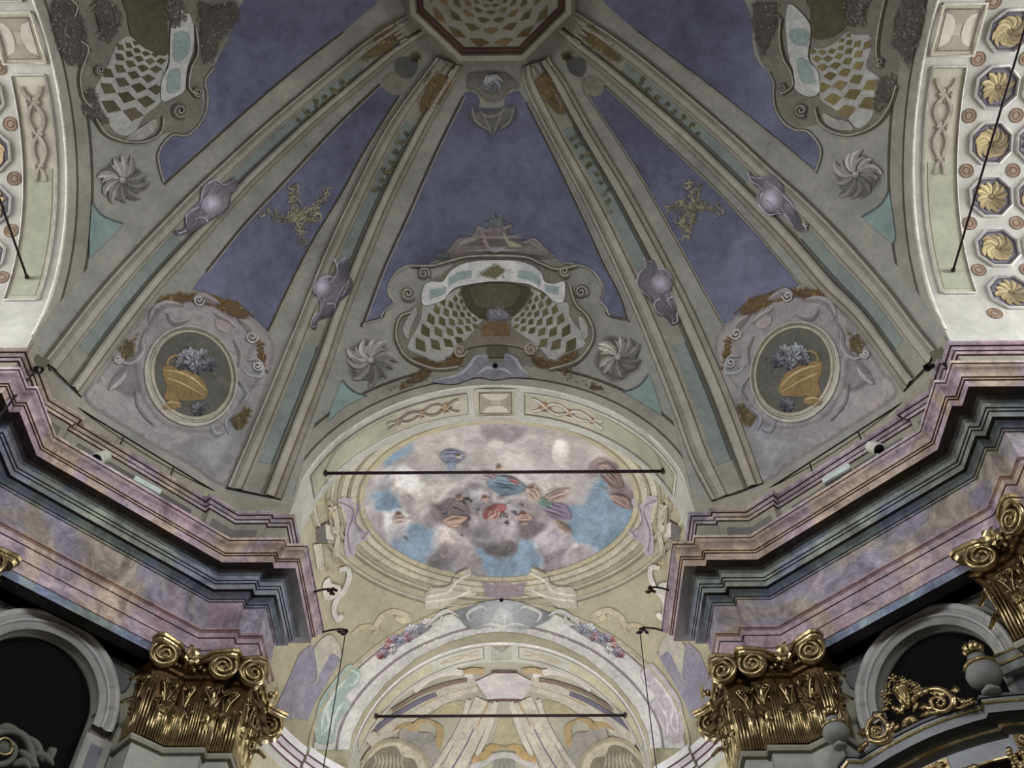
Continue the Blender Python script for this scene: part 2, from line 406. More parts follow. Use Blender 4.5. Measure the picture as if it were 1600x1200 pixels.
v, f = extrude_arch(A2, 2.09, 2.20, 'y', 1, 4); surface('arch2', v, f)
arch_two = mesh('wall_arch_chancel', v, f, 'painted_plaster', None, (206, 202, 186), kind='structure', label='second, smaller arch opening from the chancel to the apse')
# apse
v1, f1 = sphere_bay(2.53, 0.60, 1.79, 2.20, 9.0, -0.22)
v2, f2 = ring_wall(A2, math.sqrt(0.36-0.33**2), 1.79, 2.20, 0)
V, Fc = join([(v1, f1), (v2, f2)]); surface('apse', V, Fc)
apse = mesh('ceiling_apse', V, Fc, 'painted_plaster', None, (196, 190, 164), kind='structure', label='small ribbed apse vault seen through the second arch')

# ---- piers and entablature
FR = [(0.72, 1.13), (0.5, 1.13), (0.5, 1.0), (0.548, 1.0), (0.548, 0.98), (0.622, 0.98), (0.98, 0.622), (0.98, 0.548), (1.0, 0.548), (1.0, 0.5), (2.1, 0.5)]
AT = [(0.72, 1.13), (0.5, 1.13), (0.5, 1.0), (0.548, 1.0), (0.548, 0.988), (0.622, 0.988), (0.672, 0.938), (0.684, 0.95), (0.95, 0.684), (0.938, 0.672), (0.988, 0.622), (0.988, 0.548), (1.0, 0.548), (1.0, 0.5), (2.1, 0.5)]
def offsets(path):
    P = np.array(path, float); d = np.diff(P, axis=0); d /= np.linalg.norm(d, axis=1)[:, None]; N = np.stack([d[:, 1], -d[:, 0]], 1)
    out = [N[0]]
    for i in range(1, len(P)-1): s = N[i-1]+N[i]; out.append(s/(1+N[i-1]@N[i]))
    return P, np.array(out+[N[-1]])
def sweep(path, prof):
    P, M = offsets(path); V = []
    for i in range(len(P)):
        for e, z in prof: V.append((P[i][0]+M[i][0]*e, P[i][1]+M[i][1]*e, z))
    return V, grid_faces(len(P), len(prof))
def quadrant(V, sx, sy):
    V = [(x*sx, y*sy, z) for x, y, z in V]; return V
MAR = (92, 62, 70)
PINK = (182, 164, 170); LILAC = (154, 147, 158); BLUE = (132, 144, 152); SHADE = (58, 48, 44)  # SHADE: darkness of the cornice soffit put into its colour
COURSES = [
 ('architrave', FR, [((-0.032, 1.297), (58, 54, 58)), ((0, 1.297), (136, 154, 176)), ((0, 1.315), (112, 86, 92)), ((0.0015, 1.3165), PINK), ((0.0015, 1.345), (112, 86, 92)), ((0.004, 1.346), PINK), ((0.004, 1.376), (112, 86, 92)), ((0.007, 1.377), PINK), ((0.010, 1.386), (150, 120, 118)), ((0.013, 1.390), MAR), ((0.013, 1.393), (170, 150, 150)), ((0.013, 1.398), (170, 150, 150)), ((0.0, 1.401), None)]),  # first colour carries the shade of the underside
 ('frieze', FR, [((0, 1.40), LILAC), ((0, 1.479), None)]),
 ('bed_moulding', FR, [((0, 1.478), BLUE), ((0.004, 1.4785), BLUE), ((0.004, 1.482), MAR), ((0.007, 1.483), (92, 108, 120)), ((0.010, 1.488), (84, 96, 108)), ((0.016, 1.496), (46, 40, 46)), ((0.024, 1.4965), BLUE), ((0.025, 1.509), (50, 56, 70)), ((0.028, 1.510), BLUE), ((0.029, 1.515), (50, 56, 70)), ((0.032, 1.516), BLUE), ((0.033, 1.526), (96, 108, 118)), ((0.037, 1.532), (74, 78, 82)), ((0.044, 1.536), SHADE), ((0.066, 1.537), None)]),  # downward faces coloured near black, their shade painted in
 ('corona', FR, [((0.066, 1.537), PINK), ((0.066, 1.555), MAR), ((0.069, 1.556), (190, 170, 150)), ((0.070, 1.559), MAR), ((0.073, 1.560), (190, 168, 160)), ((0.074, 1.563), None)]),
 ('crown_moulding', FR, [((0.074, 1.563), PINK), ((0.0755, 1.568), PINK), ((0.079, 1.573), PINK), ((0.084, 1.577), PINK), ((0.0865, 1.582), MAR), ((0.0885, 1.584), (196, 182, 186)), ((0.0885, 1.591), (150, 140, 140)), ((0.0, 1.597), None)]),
 ('attic_wall', AT, [((0.002, 1.592), (160, 154, 136)), ((0.002, 1.727), None)]),
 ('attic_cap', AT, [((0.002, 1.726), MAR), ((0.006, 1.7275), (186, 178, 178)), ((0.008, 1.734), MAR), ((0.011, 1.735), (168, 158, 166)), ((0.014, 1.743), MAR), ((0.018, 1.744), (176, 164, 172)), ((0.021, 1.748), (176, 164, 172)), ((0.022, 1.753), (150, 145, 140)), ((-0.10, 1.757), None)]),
]
QUAD = [(1, 1, 'right'), (-1, 1, 'left'), (1, -1, 'back_right'), (-1, -1, 'back_left')]
TRIM = {}
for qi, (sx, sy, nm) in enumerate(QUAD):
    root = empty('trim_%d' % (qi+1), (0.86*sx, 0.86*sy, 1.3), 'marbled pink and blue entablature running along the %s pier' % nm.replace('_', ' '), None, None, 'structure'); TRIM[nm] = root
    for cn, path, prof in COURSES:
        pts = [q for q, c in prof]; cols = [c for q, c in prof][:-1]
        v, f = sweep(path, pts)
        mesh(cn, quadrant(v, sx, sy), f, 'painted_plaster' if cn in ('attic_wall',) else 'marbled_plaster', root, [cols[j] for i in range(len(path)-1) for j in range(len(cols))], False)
    # dark painted slots along the attic
    for s0, s1, zz in ((-0.150, 0.150, 1.680),):
        a = np.array([0.817, 0.817]); t = np.array([0.7071, -0.7071]); n = np.array([-0.7071, -0.7071])
        c = a+t*(s0+s1)/2+n*0.0025; v, f = box_geo((c[0], c[1], zz), (t[0]*(s1-s0)/2, t[1]*(s1-s0)/2, 0), (n[0]*.001, n[1]*.001, 0), (0, 0, 0.030))
        mesh('attic_slot', quadrant(v, sx, sy), f, 'painted_plaster', root, (112, 106, 104), False)
    for pth in ([(0.562, 0.988), (0.622, 0.988), (0.664, 0.946)], [(0.946, 0.664), (0.988, 0.622), (0.988, 0.562)]):
        v, f = sweep(pth, [(0.002, 1.707), (0.0035, 1.706), (0.0035, 1.62)]); mesh('attic_panel', quadrant(v, sx, sy), f, 'painted_plaster', root, (122, 118, 112), False)

# piers below the entablature, with the arched gallery openings
DC = 1.70; DM = DC/2; GZ = 1.152; GR = 0.124
def dg(s, z, h=0.0):
    """point on the diagonal gallery wall: s along it, h towards the centre"""
    return (DM+s*0.70711-h*0.70711, DM-s*0.70711-h*0.70711, z)
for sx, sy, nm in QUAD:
    root = empty('wall_pier_'+nm, (0.8*sx, 0.8*sy, -0.2286), 'grey plastered %s pier wall with arched gallery opening' % nm.replace('_', ' '), None, None, 'structure')
    path = [(0.72, 1.13), (0.5, 1.13), (0.5, 1.0), (0.548, 1.0), (0.548, 0.98), (0.622, 0.98), (0.669, 0.933), (0.718, 0.982)]
    for pth in (path, [(y, x) for x, y in path][::-1][:-1]+[(2.1, 0.5)]):
        v, f = sweep(pth, [(0, -0.2286), (0, 1.10), (0.008, 1.102), (0.010, 1.108), (0.008, 1.114), (0.0, 1.116), (0, 1.32)])
        mesh('pilaster_face', quadrant(v, sx, sy), f, 'painted_plaster', root, [c for i in range(len(pth)-1) for c in ((170, 170, 160), (120, 118, 104), (150, 148, 132), (150, 148, 132), (120, 118, 104), (150, 146, 130))], False)
    # wall with opening
    T = np.linspace(0, math.pi, 33); v = []
    for t in T:
        c, s = math.cos(t), math.sin(t); k = min(0.19/max(abs(c), 1e-6), (1.297-GZ)/max(s, 1e-6))
        v += [dg(GR*c, GZ+GR*s), dg(k*c, GZ+k*s)]
    w1 = (v, grid_faces(33, 2))
    sides = [([dg(sg*GR, -0.2286), dg(sg*0.19, -0.2286), dg(sg*0.19, GZ), dg(sg*GR, GZ)], [(0, 1, 2, 3)]) for sg in (-1, 1)]
    v, f = join([w1]+sides); mesh('wall_face', quadrant(v, sx, sy), f, 'painted_plaster', root, (160, 156, 140), False)
    prof = [(GR, 0.0), (GR, 0.013), (GR+0.014, 0.013), (GR+0.016, 0.018), (GR+0.020, 0.0185), (GR+0.022, 0.015), (GR+0.032, 0.016), (GR+0.036, 0.021), (GR+0.041, 0.020), (GR+0.043, 0.010), (GR+0.043, 0.0)]
    cols = [(160, 158, 148), (170, 168, 158), (140, 136, 140), (182, 180, 178), (132, 128, 134), (158, 154, 150), (184, 182, 180), (178, 176, 170), (120, 116, 112), (120, 116, 112)]
    v = [dg(r*math.cos(t), GZ+r*math.sin(t), h) for t in np.linspace(-0.12, math.pi+0.12, 45) for r, h in prof]
    mesh('archivolt', quadrant(v, sx, sy), grid_faces(45, len(prof)), 'painted_plaster', root, [cols[j] for i in range(44) for j in range(len(cols))], True)
    prof = [(GR-.0006, 0.0125), (GR-.0006, -0.006), (GR-0.003, -0.006), (GR-0.003, -0.016)]
    cur = [(1.0, None)]; v = []
    for u, z in [(GR, -0.2286)]+[(None, t) for t in np.linspace(0, math.pi, 33)]+[(-GR, -0.2286)]:
        for r, h in prof:
            if u is not None: v.append(dg(math.copysign(r, u), z, h))
            else: v.append(dg(r*math.cos(z), GZ+r*math.sin(z), h))
    mesh('opening_reveal', quadrant(v, sx, sy), grid_faces(35, 4), 'painted_plaster', root, (128, 126, 116), True)
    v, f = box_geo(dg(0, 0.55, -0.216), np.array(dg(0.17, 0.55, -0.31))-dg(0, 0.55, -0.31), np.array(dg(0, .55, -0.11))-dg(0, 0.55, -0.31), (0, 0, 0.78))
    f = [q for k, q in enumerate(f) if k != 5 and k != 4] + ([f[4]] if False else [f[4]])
    mesh('gallery_interior', quadrant(v, sx, sy), f, 'black_void', root, None, False)  # inside coloured black to stand for the darkness of the gallery
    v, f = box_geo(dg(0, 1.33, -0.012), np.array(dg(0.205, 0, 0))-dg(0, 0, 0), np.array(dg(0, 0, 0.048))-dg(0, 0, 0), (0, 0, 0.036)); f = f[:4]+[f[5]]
    mesh('shadow_slot', quadrant(v, sx, sy), f, 'black_void', root, None, False)  # black box added to stand for the shade below the architrave
    for sg in (-1, 1):
        imp = [((0.0, 1.118), (120, 100, 104)), ((0.012, 1.119), (170, 152, 160)), ((0.012, 1.134), (70, 56, 52)), ((0.020, 1.136), (150, 132, 144)), ((0.022, 1.150), (120, 96, 70)), ((0.022, 1.156), (120, 110, 104)), ((0, 1.157), None)]
        pth = [dg(sg*GR-0.004*sg, 0)[:2], dg(sg*GR-0.004*sg, 0, 0.012)[:2], dg(sg*(GR+0.05), 0, 0.012)[:2], dg(sg*(GR+0.05), 0)[:2]]
        if sg < 0: pth = pth[::-1]
        v, f = sweep(pth[::-1], [(0, -0.2286)]+[q for q, c in imp]); cl = [(160, 158, 148)]+[c for q, c in imp][:-1]
        mesh('impost_pilaster', quadrant(v, sx, sy), f, 'painted_plaster', root, [cl[j] for i in range(3) for j in range(len(cl))], False)
        c = dg(sg*(GR+0.023), 1.03, 0.0125); d = np.array(dg(0.012, 0, 0))-dg(0, 0, 0); n = np.array(dg(0, 0, 0.001))-dg(0, 0, 0)
        v, f = box_geo(c, d, n, (0, 0, 0.07)); mesh('impost_panel', quadrant(v, sx, sy), f, 'painted_plaster', root, (120, 114, 128), False)
# end walls that close the arms and the nave, out of the picture
for nm, c, ax, ay, lb in (('wall_transept_left', (-2.12, 0, 0.9), (0, 0.6, 0), (0.02, 0, 0), 'end wall of the left arm'), ('wall_transept_right', (2.12, 0, 0.9), (0, 0.6, 0), (0.02, 0, 0), 'end wall of the right arm'), ('wall_nave', (0, -2.12, 0.9), (0.6, 0, 0), (0, 0.02, 0), 'end wall of the nave behind the viewer')):
    v, f = box_geo(c, ax, ay, (0, 0, 1.45)); mesh(nm, v, f, 'wall_plaster', None, None, False, kind='structure', label=lb)
# floor
v, f = box_geo((0, 0, -0.2386), (3.2, 0, 0), (0, 3.4, 0), (0, 0, 0.01)); mesh('floor', v, f, 'stone_floor', None, None, False, kind='structure', label='pale stone church floor below the dome')
# cornice round the chancel drum
def drum(a0, a1, prof, n, R=BR, cy=BY):
    P = [(R*math.cos(t), cy+R*math.sin(t)) for t in np.linspace(a0, a1, n)]
    return sweep(P, prof), n
for sgn in (1, -1):
    a1 = math.asin(0.49/BR); a0 = -math.asin(0.464/BR)
    root = empty('trim_%d' % (5 if sgn > 0 else 6), (sgn*0.7, 1.6, 1.6), 'white and maroon cornice round the %s side of the chancel' % ('right' if sgn > 0 else 'left'), None, None, 'structure')
    for cn, lo, hi, e in (('cornice_run', a0, a1-0.20, 0.0), ('cornice_break', a1-0.20, a1+0.02, 0.012)):
        pr = [((e, 1.66), (200, 198, 190)), ((e+0.002, 1.688), MAR), ((e+0.008, 1.690), (222, 218, 220)), ((e+0.010, 1.706), MAR), ((e+0.016, 1.708), (206, 196, 206)), ((e+0.018, 1.726), MAR), ((e+0.024, 1.728), (224, 222, 226)), ((e+0.027, 1.752), (190, 186, 176)), ((-0.02, 1.756), None)]
        (v, f), n = drum(hi, lo, [q for q, c in pr], 26)
        v = [(BR*0+x, y, z) for x, y, z in v]
        cl = [c for q, c in pr][:-1]
        # sweep offsets point outwards for this direction, so turn them inwards
        vv = []
        for x, y, z in v:
            r = math.hypot(x, y-BY); k = (2*BR-r)/r if r > BR else 1.0; vv.append((sgn*x*k, BY+(y-BY)*k, z))
        mesh(cn, vv, f, 'painted_plaster', root, [cl[j] for i in range(25) for j in range(len(cl))], False)
# ================================================================== DOME PAINTING
cA, cB, cC, cD, cE, cF = crop(0, 0, .35), crop(520, 0, .35), crop(1040, 0, .35), crop(0, 400, .35), crop(520, 300, .35), crop(1040, 400, .35)
cR3, cR6 = crop(300, 500, .25), crop(940, 500, .25)
RIB = (175, 171, 158); RIBD = (120, 115, 103); GREEN = (138, 151, 145); BLUEF = (114, 118, 142); OLIVE = (128, 112, 82)
GOLD = (158, 128, 58); GOLDD = (112, 88, 38); MAUVE = (150, 144, 158); DARK = (78, 74, 66); WHITE = (226, 226, 220); PALE = (188, 186, 176)
def blend(a, b_, t): return tuple(np.array(a)*(1-t)+np.array(b_)*t)

# ---- blue fields
def field(pts, label): return decal('blue_field', pts, BLUEF, 1, 'dome', ceiling, False, 'blue_field', step=14, label=label)
front_top = cB([(590, 412), (612, 408), (640, 420), (658, 450), (650, 482), (770, 482), (764, 450), (778, 425), (808, 408), (832, 405)])
front_edge_R = [(822, 160), (854, 222), (886, 288), (920, 360), (942, 410), (968, 460), (980, 497)]
front_edge_L = [(568, 503), (600, 418), (640, 330), (658, 288), (688, 222), (724, 150)]
foot_R = cE([(1235, 553), (1215, 515), (1190, 485), (1200, 440), (1188, 392), (1150, 347), (1090, 326), (1030, 316)])
foot_L = cE([(420, 326), (350, 326), (290, 352), (252, 410), (248, 460), (272, 495), (235, 525), (215, 560)])
field(front_top+front_edge_R+foot_R+cE([(900, 250), (725, 210), (560, 250)])+foot_L+front_edge_L, 'dusky blue field of the front dome panel')
dl_left = [(594, 131), (530, 192), (440, 288), (380, 352), (322, 424)]
dl_right = [(418, 518), (452, 446), (486, 380), (520, 324), (542, 286), (570, 234), (600, 186), (624, 149)]
field(dl_left+[(300, 452), (340, 462), (400, 500)]+dl_right+[(614, 149), (603, 143)], 'dusky blue field of the diagonal dome panel on the left')
dr_left = [(912, 140), (924, 158), (964, 218), (1008, 288), (1064, 388), (1100, 454), (1136, 518)]
dr_right = [(1250, 445), (1180, 362), (1110, 288), (1020, 204), (944, 134)]
field(dr_left+[(1160, 500), (1220, 465)]+dr_right+[(936, 143), (925, 147)], 'dusky blue field of the diagonal dome panel on the right')
side_curve_R = cC([(670, 772), (695, 670), (640, 590), (580, 580), (530, 548), (495, 495), (482, 430), (484, 370), (460, 322), (420, 290), (395, 240), (385, 180), (390, 100), (372, 50), (350, 0), (330, -60)])
field([(942, -18), (944, 4), (996, 50), (1040, 82), (1140, 158), (1180, 188), (1230, 228)]+side_curve_R, 'dusky blue field of the right dome panel')
side_curve_L = cA([(730, 815), (705, 690), (765, 605), (830, 605), (880, 565), (918, 500), (925, 420), (915, 360), (955, 300), (985, 240), (1020, 180), (1000, 100), (1060, 50), (1090, 0), (1105, -60)])
field([(592, -18), (590, 4), (536, 50), (434, 130), (328, 218)]+side_curve_L, 'dusky blue field of the left dome panel')
for nm, c_ in (('front', None),):
    for path in (front_edge_R[:]+[cE([(1320, 572)])[0]]+foot_R, [(724, 150)]+front_edge_L[::-1][1:]+[cE([(135, 584)])[0]]+foot_L[::-1]):
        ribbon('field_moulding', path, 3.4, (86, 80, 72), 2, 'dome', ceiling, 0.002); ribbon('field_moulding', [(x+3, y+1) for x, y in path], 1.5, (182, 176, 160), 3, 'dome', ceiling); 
    for path in (foot_R, foot_L): ribbon('field_moulding', path, 2.2, PALE, 4, 'dome', ceiling)
for c_ in (side_curve_R, side_curve_L):
    ribbon('field_moulding', c_[:9], 6, (96, 92, 84), 2, 'dome', ceiling, 0.002); ribbon('field_moulding', c_[:9], 2.4, PALE, 4, 'dome', ceiling)
for path in (dl_left, dl_right, dr_left, dr_right, [(996, 50), (1140, 158), (1271, 265)], [(536, 50), (434, 130), (256, 288)]):
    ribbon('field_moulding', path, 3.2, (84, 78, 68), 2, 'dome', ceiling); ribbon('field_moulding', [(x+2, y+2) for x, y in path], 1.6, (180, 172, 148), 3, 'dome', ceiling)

# ---- ribs
def rib(Lc, Rc, green, label, n=46):
    L = resample(crom(Lc, False, 8), n); R = resample(crom(Rc, False, 8), n)
    prof = [(0, 0), (0.02, 0.010), (0.07, 0.010), (0.09, 0.007), (0.16, 0.009), (0.27, 0.012), (0.30, 0.009), (0.36, 0.008), (0.62, 0.008), (0.67, 0.005), (0.71, 0.008), (0.75, 0.012), (0.86, 0.009), (0.90, 0.006), (0.98, 0.006), (1.0, 0)]
    cols = [RIBD, RIB, RIBD, (150, 144, 128), RIB, OLIVE, (164, 158, 142), (158, 154, 140), RIBD, (96, 90, 78), RIB, (184, 176, 158), OLIVE, (158, 151, 134), RIBD]
    Q, H = [], []
    for i in range(n):
        for f, h in prof: Q.append(L[i]+(R[i]-L[i])*f); H.append(h)
    V = cast_all(Q, 'dome', H); Fc = grid_faces(n, len(prof))
    r = mesh('rib', V, Fc, 'painted_plaster', ceiling, [cols[j] for i in range(n-1) for j in range(len(cols))], False, label)
    for a, b_ in green:
        i0, i1 = int(a*(n-1)), int(b_*(n-1)); Q = [L[i]+(R[i]-L[i])*f for i in range(i0, i1+1) for f in (0.37, 0.50, 0.62)]
        V = cast_all(Q, 'dome', 0.0092); mesh('rib_panel', V, grid_faces(i1-i0+1, 3), 'painted_plaster', r, GREEN)
        Q = [L[i]+(R[i]-L[i])*f for i in range(i0, i1+1) for f in (0.605, 0.63)]
        mesh('panel_edge', cast_all(Q, 'dome', 0.0098), grid_faces(i1-i0+1, 2), 'painted_plaster', r, (78, 92, 92))
    return r, L, R
FLl = [(682, 88), (622, 168), (592, 216), (552, 296), (506, 394), (460, 508), (414, 620), (352, 764)]
FLr = [(724, 104), (708, 134), (676, 190), (650, 242), (628, 286), (598, 354), (545, 490), (518, 572), (475, 688), (440, 782)]
FRl = [(816, 104), (824, 146), (898, 288), (922, 336), (970, 440), (1006, 525), (1050, 640), (1078, 720), (1112, 786)]
FRr = [(858, 90), (886, 128), (926, 200), (980, 288), (1016, 352), (1048, 412), (1098, 513), (1152, 640), (1194, 756)]
SLl = [(650, 14), (580, 56), (512, 110), (420, 186), (340, 258), (293, 302), (209, 388), (140, 465), (64, 562)]
SLr = [(676, 50), (620, 88), (592, 112), (500, 190), (410, 275), (377, 310), (316, 380), (252, 452), (193, 529), (126, 622)]
SRl = [(862, 48), (900, 82), (938, 112), (1050, 210), (1130, 288), (1205, 366), (1240, 406), (1283, 457), (1339, 511), (1413, 613)]
SRr = [(890, 10), (964, 58), (1040, 116), (1140, 200), (1210, 264), (1260, 308), (1316, 364), (1387, 444), (1440, 513), (1472, 552)]
ribFL = rib(FLl, FLr, [(0.16, 0.50), (0.68, 0.94)], 'broad painted rib left of the front dome panel')
ribFR = rib(FRl, FRr, [(0.16, 0.50), (0.68, 0.94)], 'broad painted rib right of the front dome panel')
ribSL = rib(SLl, SLr, [(0.16, 0.50), (0.66, 0.95)], 'outermost painted rib on the left side of the dome')
ribSR = rib(SRr[::1], SRl[::1], [(0.16, 0.50), (0.66, 0.95)], 'outermost painted rib on the right side of the dome')

# gilt leaves under the octagon, capitals of the ribs, garlands
def lump(name, pts, col, lay, par, n, seed, r, label=None, jag=.45):
    """a loose cluster of brush marks inside an outline"""
    rr = random.Random(seed); poly = np.array(crom(pts)); lo, hi = poly.min(0), poly.max(0); parts = []; cols = []
    base = decal(name, pts, tuple(np.array(col)*0.80), lay, 'dome', par, label=label, feather=5)
    k = 0
    n = int(n*1.8); r = r*.72
    while k < n:
        q = (rr.uniform(lo[0], hi[0]), rr.uniform(lo[1], hi[1]))
        if not inside(np.array([q]), poly)[0]: continue
        a = rr.uniform(0, 6.28); ln = r*rr.uniform(0.8, 1.8)
        path = [(q[0]-ln*math.cos(a), q[1]-ln*math.sin(a)), (q[0]+r*.3*math.sin(a), q[1]-r*.3*math.cos(a)), (q[0]+ln*math.cos(a), q[1]+ln*math.sin(a))]
        cc = np.clip(np.array(col)*rr.uniform(0.78, 1.28), 0, 255)
        ribbon('', path, r*1.9, tuple(cc), lay+1+(k % 3)*.4, CUR_SURF, par, 0, 'both', join_to=parts, k=4, soft=1.0); k += 1
    flush(name+'_strokes', parts, par); return base
CUR_SURF = 'dome'
def flush(name, parts, par, mat='fresco', kind='stuff'):
    V, Fc, C, A = [], [], [], []
    for v, f, c, al in parts:
        k = len(V); A += al if al is not None else [1.0]*len(v); V += [tuple(q) for q in v]; Fc += [tuple(i+k for i in g) for g in f]; C += [c]*len(f) if np.ndim(c) == 1 else list(c)
    C = np.array(C); o = mesh(name, V, Fc, mat, par, C, kind=kind, alpha=A); return o
leafs = {
 'FL': cB([(400, 350), (440, 310), (500, 330), (530, 350), (520, 400), (480, 460), (430, 490), (395, 520), (380, 470), (400, 400)]),
 'FR': cB([(900, 350), (950, 310), (985, 340), (1000, 400), (1020, 460), (1045, 500), (1010, 515), (960, 470), (910, 420)]),
 'SL': cB([(320, 90), (280, 120), (330, 160), (280, 200), (240, 240), (170, 260), (125, 285), (120, 240), (170, 190), (200, 120), (260, 90)]),
 'SR': cB([(1110, 150), (1130, 100), (1180, 120), (1220, 160), (1260, 210), (1300, 250), (1270, 275), (1200, 240), (1140, 200)])}
RB = {'FL': ribFL, 'FR': ribFR, 'SL': ribSL, 'SR': ribSR}
for i, k in enumerate(leafs):
    lump('gilt_leaf', leafs[k], (150, 126, 62), 11, RB[k][0], 26, i, 3.2, 'olive gold acanthus leaf at the top of the rib')
# little pleated brackets where ribs meet the octagon
for k, pts in (('FL', [(684, 88), (692, 96), (700, 102), (708, 106)]), ('FR', [(832, 104), (840, 99), (848, 94), (856, 88)]), ('SL', [(624, 40), (628, 46), (632, 52), (636, 58)]), ('SR', [(900, 52), (896, 58), (906, 46), (911, 40)])):
    r, L, R = RB[k]; d = (L[4]+R[4])/2-(L[0]+R[0])/2; d = d/np.linalg.norm(d)
    for q in pts: ribbon('bracket_pleat', [(q[0], q[1]), (q[0]+d[0]*14, q[1]+d[1]*14)], 4, (172, 168, 156), 12, 'dome', r, 0.004, smooth=False)
# garlands on the upper green panels
for i, (k, a, b_) in enumerate((('FL', .19, .33), ('FR', .18, .36), ('SL', .2, .33), ('SR', .2, .36))):
    r, L, R = RB[k]; n = len(L); parts = []; rr = random.Random(i)
    for t in np.linspace(a, b_, 26):
        q = L[int(t*(n-1))]+(R[int(t*(n-1))]-L[int(t*(n-1))])*rr.uniform(.42, .60); q = q+np.array([rr.uniform(-2, 2), rr.uniform(-2, 2)])
        aa = rr.uniform(0, 6.28); rad = rr.uniform(2.5, 4.5)
        ribbon('', spiral(q[0], q[1], rad, 1.0, aa, 1, 8), 2.2, (104, 104, 72) if rr.random() < .6 else (140, 134, 92), 13, 'dome', r, join_to=parts, k=2)
    flush('painted_garland', parts, r)
# mauve shell cartouches half way down the ribs
def shell(par, body, ball, scrolls, tail):
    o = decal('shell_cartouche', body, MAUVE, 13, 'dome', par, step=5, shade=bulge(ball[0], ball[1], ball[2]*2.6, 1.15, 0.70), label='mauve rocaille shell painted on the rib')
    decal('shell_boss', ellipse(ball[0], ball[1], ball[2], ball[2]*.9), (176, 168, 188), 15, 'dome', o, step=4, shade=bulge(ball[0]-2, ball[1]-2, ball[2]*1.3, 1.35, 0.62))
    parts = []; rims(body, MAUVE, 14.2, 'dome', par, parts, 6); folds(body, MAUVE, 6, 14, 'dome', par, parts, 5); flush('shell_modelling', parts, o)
    for s in scrolls: ribbon('shell_scroll', s, 3.6, (190, 184, 204), 16, 'dome', o, 0.002, True)
    return o
def off(L, dx, dy): return [(x+dx, y+dy) for x, y in L]
q2 = crop(320, 280, .2); q5 = crop(920, 280, .2); q8 = crop(200, 130, .2); q9 = crop(1060, 130, .2)
shell(ribFL[0], q2([(1020, 640), (1045, 670), (1080, 640), (1120, 625), (1140, 680), (1130, 740), (1160, 820), (1130, 900), (1070, 960), (1020, 1040), (960, 1090), (890, 1120), (870, 1190), (830, 1160), (850, 1110), (890, 1050), (900, 960), (865, 890), (870, 810), (910, 760), (980, 745), (1020, 760)]), (504, 452, 17),
      [q2([(1010, 630), (1035, 700), (1030, 760)]), q2([(1110, 620), (1050, 660), (1035, 720)]), q2([(990, 770), (920, 780), (870, 840), (880, 920), (910, 980), (900, 1050)]), q2([(960, 990), (1010, 990), (1020, 1030)]), q2([(880, 1060), (835, 1120), (840, 1170), (880, 1165)])], None)
shell(ribFR[0], q5([(440, 600), (470, 640), (520, 640), (550, 700), (620, 710), (660, 780), (660, 870), (630, 930), (690, 980), (680, 1060), (700, 1130), (650, 1150), (600, 1090), (540, 1070), (510, 1000), (480, 960), (410, 890), (380, 820), (390, 740), (440, 690)]), (1033, 446, 18),
      [q5([(430, 620), (440, 690), (385, 770), (390, 860), (470, 930), (490, 990)]), q5([(540, 710), (610, 720), (655, 790)]), q5([(560, 950), (515, 980), (530, 1050), (590, 1080)]), q5([(660, 930), (620, 960), (650, 1020)]), q5([(690, 1060), (690, 1130), (650, 1140), (660, 1110)])], None)
shell(ribSL[0], q8([(590, 770), (640, 745), (700, 780), (760, 760), (810, 730), (840, 770), (850, 840), (800, 880), (790, 960), (740, 1020), (640, 1080), (600, 1110), (520, 1150), (430, 1180), (360, 1190), (340, 1150), (420, 1130), (430, 1020), (490, 960), (530, 920), (550, 830)]), (328, 319, 19),
      [q8([(600, 780), (660, 750), (740, 790), (820, 740)]), q8([(560, 830), (540, 920), (500, 950)]), q8([(530, 960), (440, 1010), (430, 1090), (450, 1140)]), q8([(610, 1090), (570, 1050), (510, 1060), (500, 1110)]), q8([(430, 1150), (370, 1170), (340, 1140)])], None)
shell(ribSR[0], q9([(560, 690), (600, 720), (680, 720), (760, 710), (820, 770), (850, 850), (860, 920), (920, 960), (960, 1040), (1000, 1110), (1040, 1090), (1020, 1150), (930, 1150), (890, 1080), (850, 1020), (780, 1030), (700, 1020), (640, 960), (620, 890), (650, 830), (600, 780)]), (1210, 312, 20),
      [q9([(560, 690), (590, 760), (660, 810), (630, 890)]), q9([(640, 950), (720, 1030), (800, 1020), (860, 1020)]), q9([(850, 1020), (900, 1090), (940, 1140)]), q9([(1000, 1090), (1030, 1140), (980, 1150)]), q9([(690, 850), (660, 880), (680, 930)])], None)

# ---- octagon at the crown
OZ = zdome(0.1, 0)+0.0
def octa(ap, z, rot=0.0): return [(ap/math.cos(math.pi/8)*math.cos(math.pi/8+k*math.pi/4+rot), ap/math.cos(math.pi/8)*math.sin(math.pi/8+k*math.pi/4+rot), z) for k in range(8)]
crown = empty('crown_octagon', (0, 0, 2.74), None, None, parent=ceiling); crown['label'] = 'octagonal trellised medallion at the crown of the dome'
def octa_ring(name, prof, cols):
    V = []
    for k in range(8):
        for ap, z in prof: V.append(octa(ap, z)[k])
    mesh(name, V, grid_faces(8, len(prof), True), 'painted_plaster', crown, [cols[j] for k in range(8) for j in range(len(cols))], False)
octa_ring('octagon_frame', [(0.226, 2.76), (0.226, 2.738), (0.214, 2.732), (0.200, 2.732), (0.196, 2.736)], [DARK, (140, 134, 118), (166, 160, 142), (96, 88, 74)])
octa_ring('octagon_band', [(0.196, 2.736), (0.190, 2.735), (0.182, 2.735), (0.179, 2.737)], [(70, 56, 48), (92, 58, 48), (60, 48, 42)])
V = octa(0.179, 2.739); mesh('octagon_ground', V, [tuple(range(8))], 'painted_plaster', crown, (150, 146, 132), False)
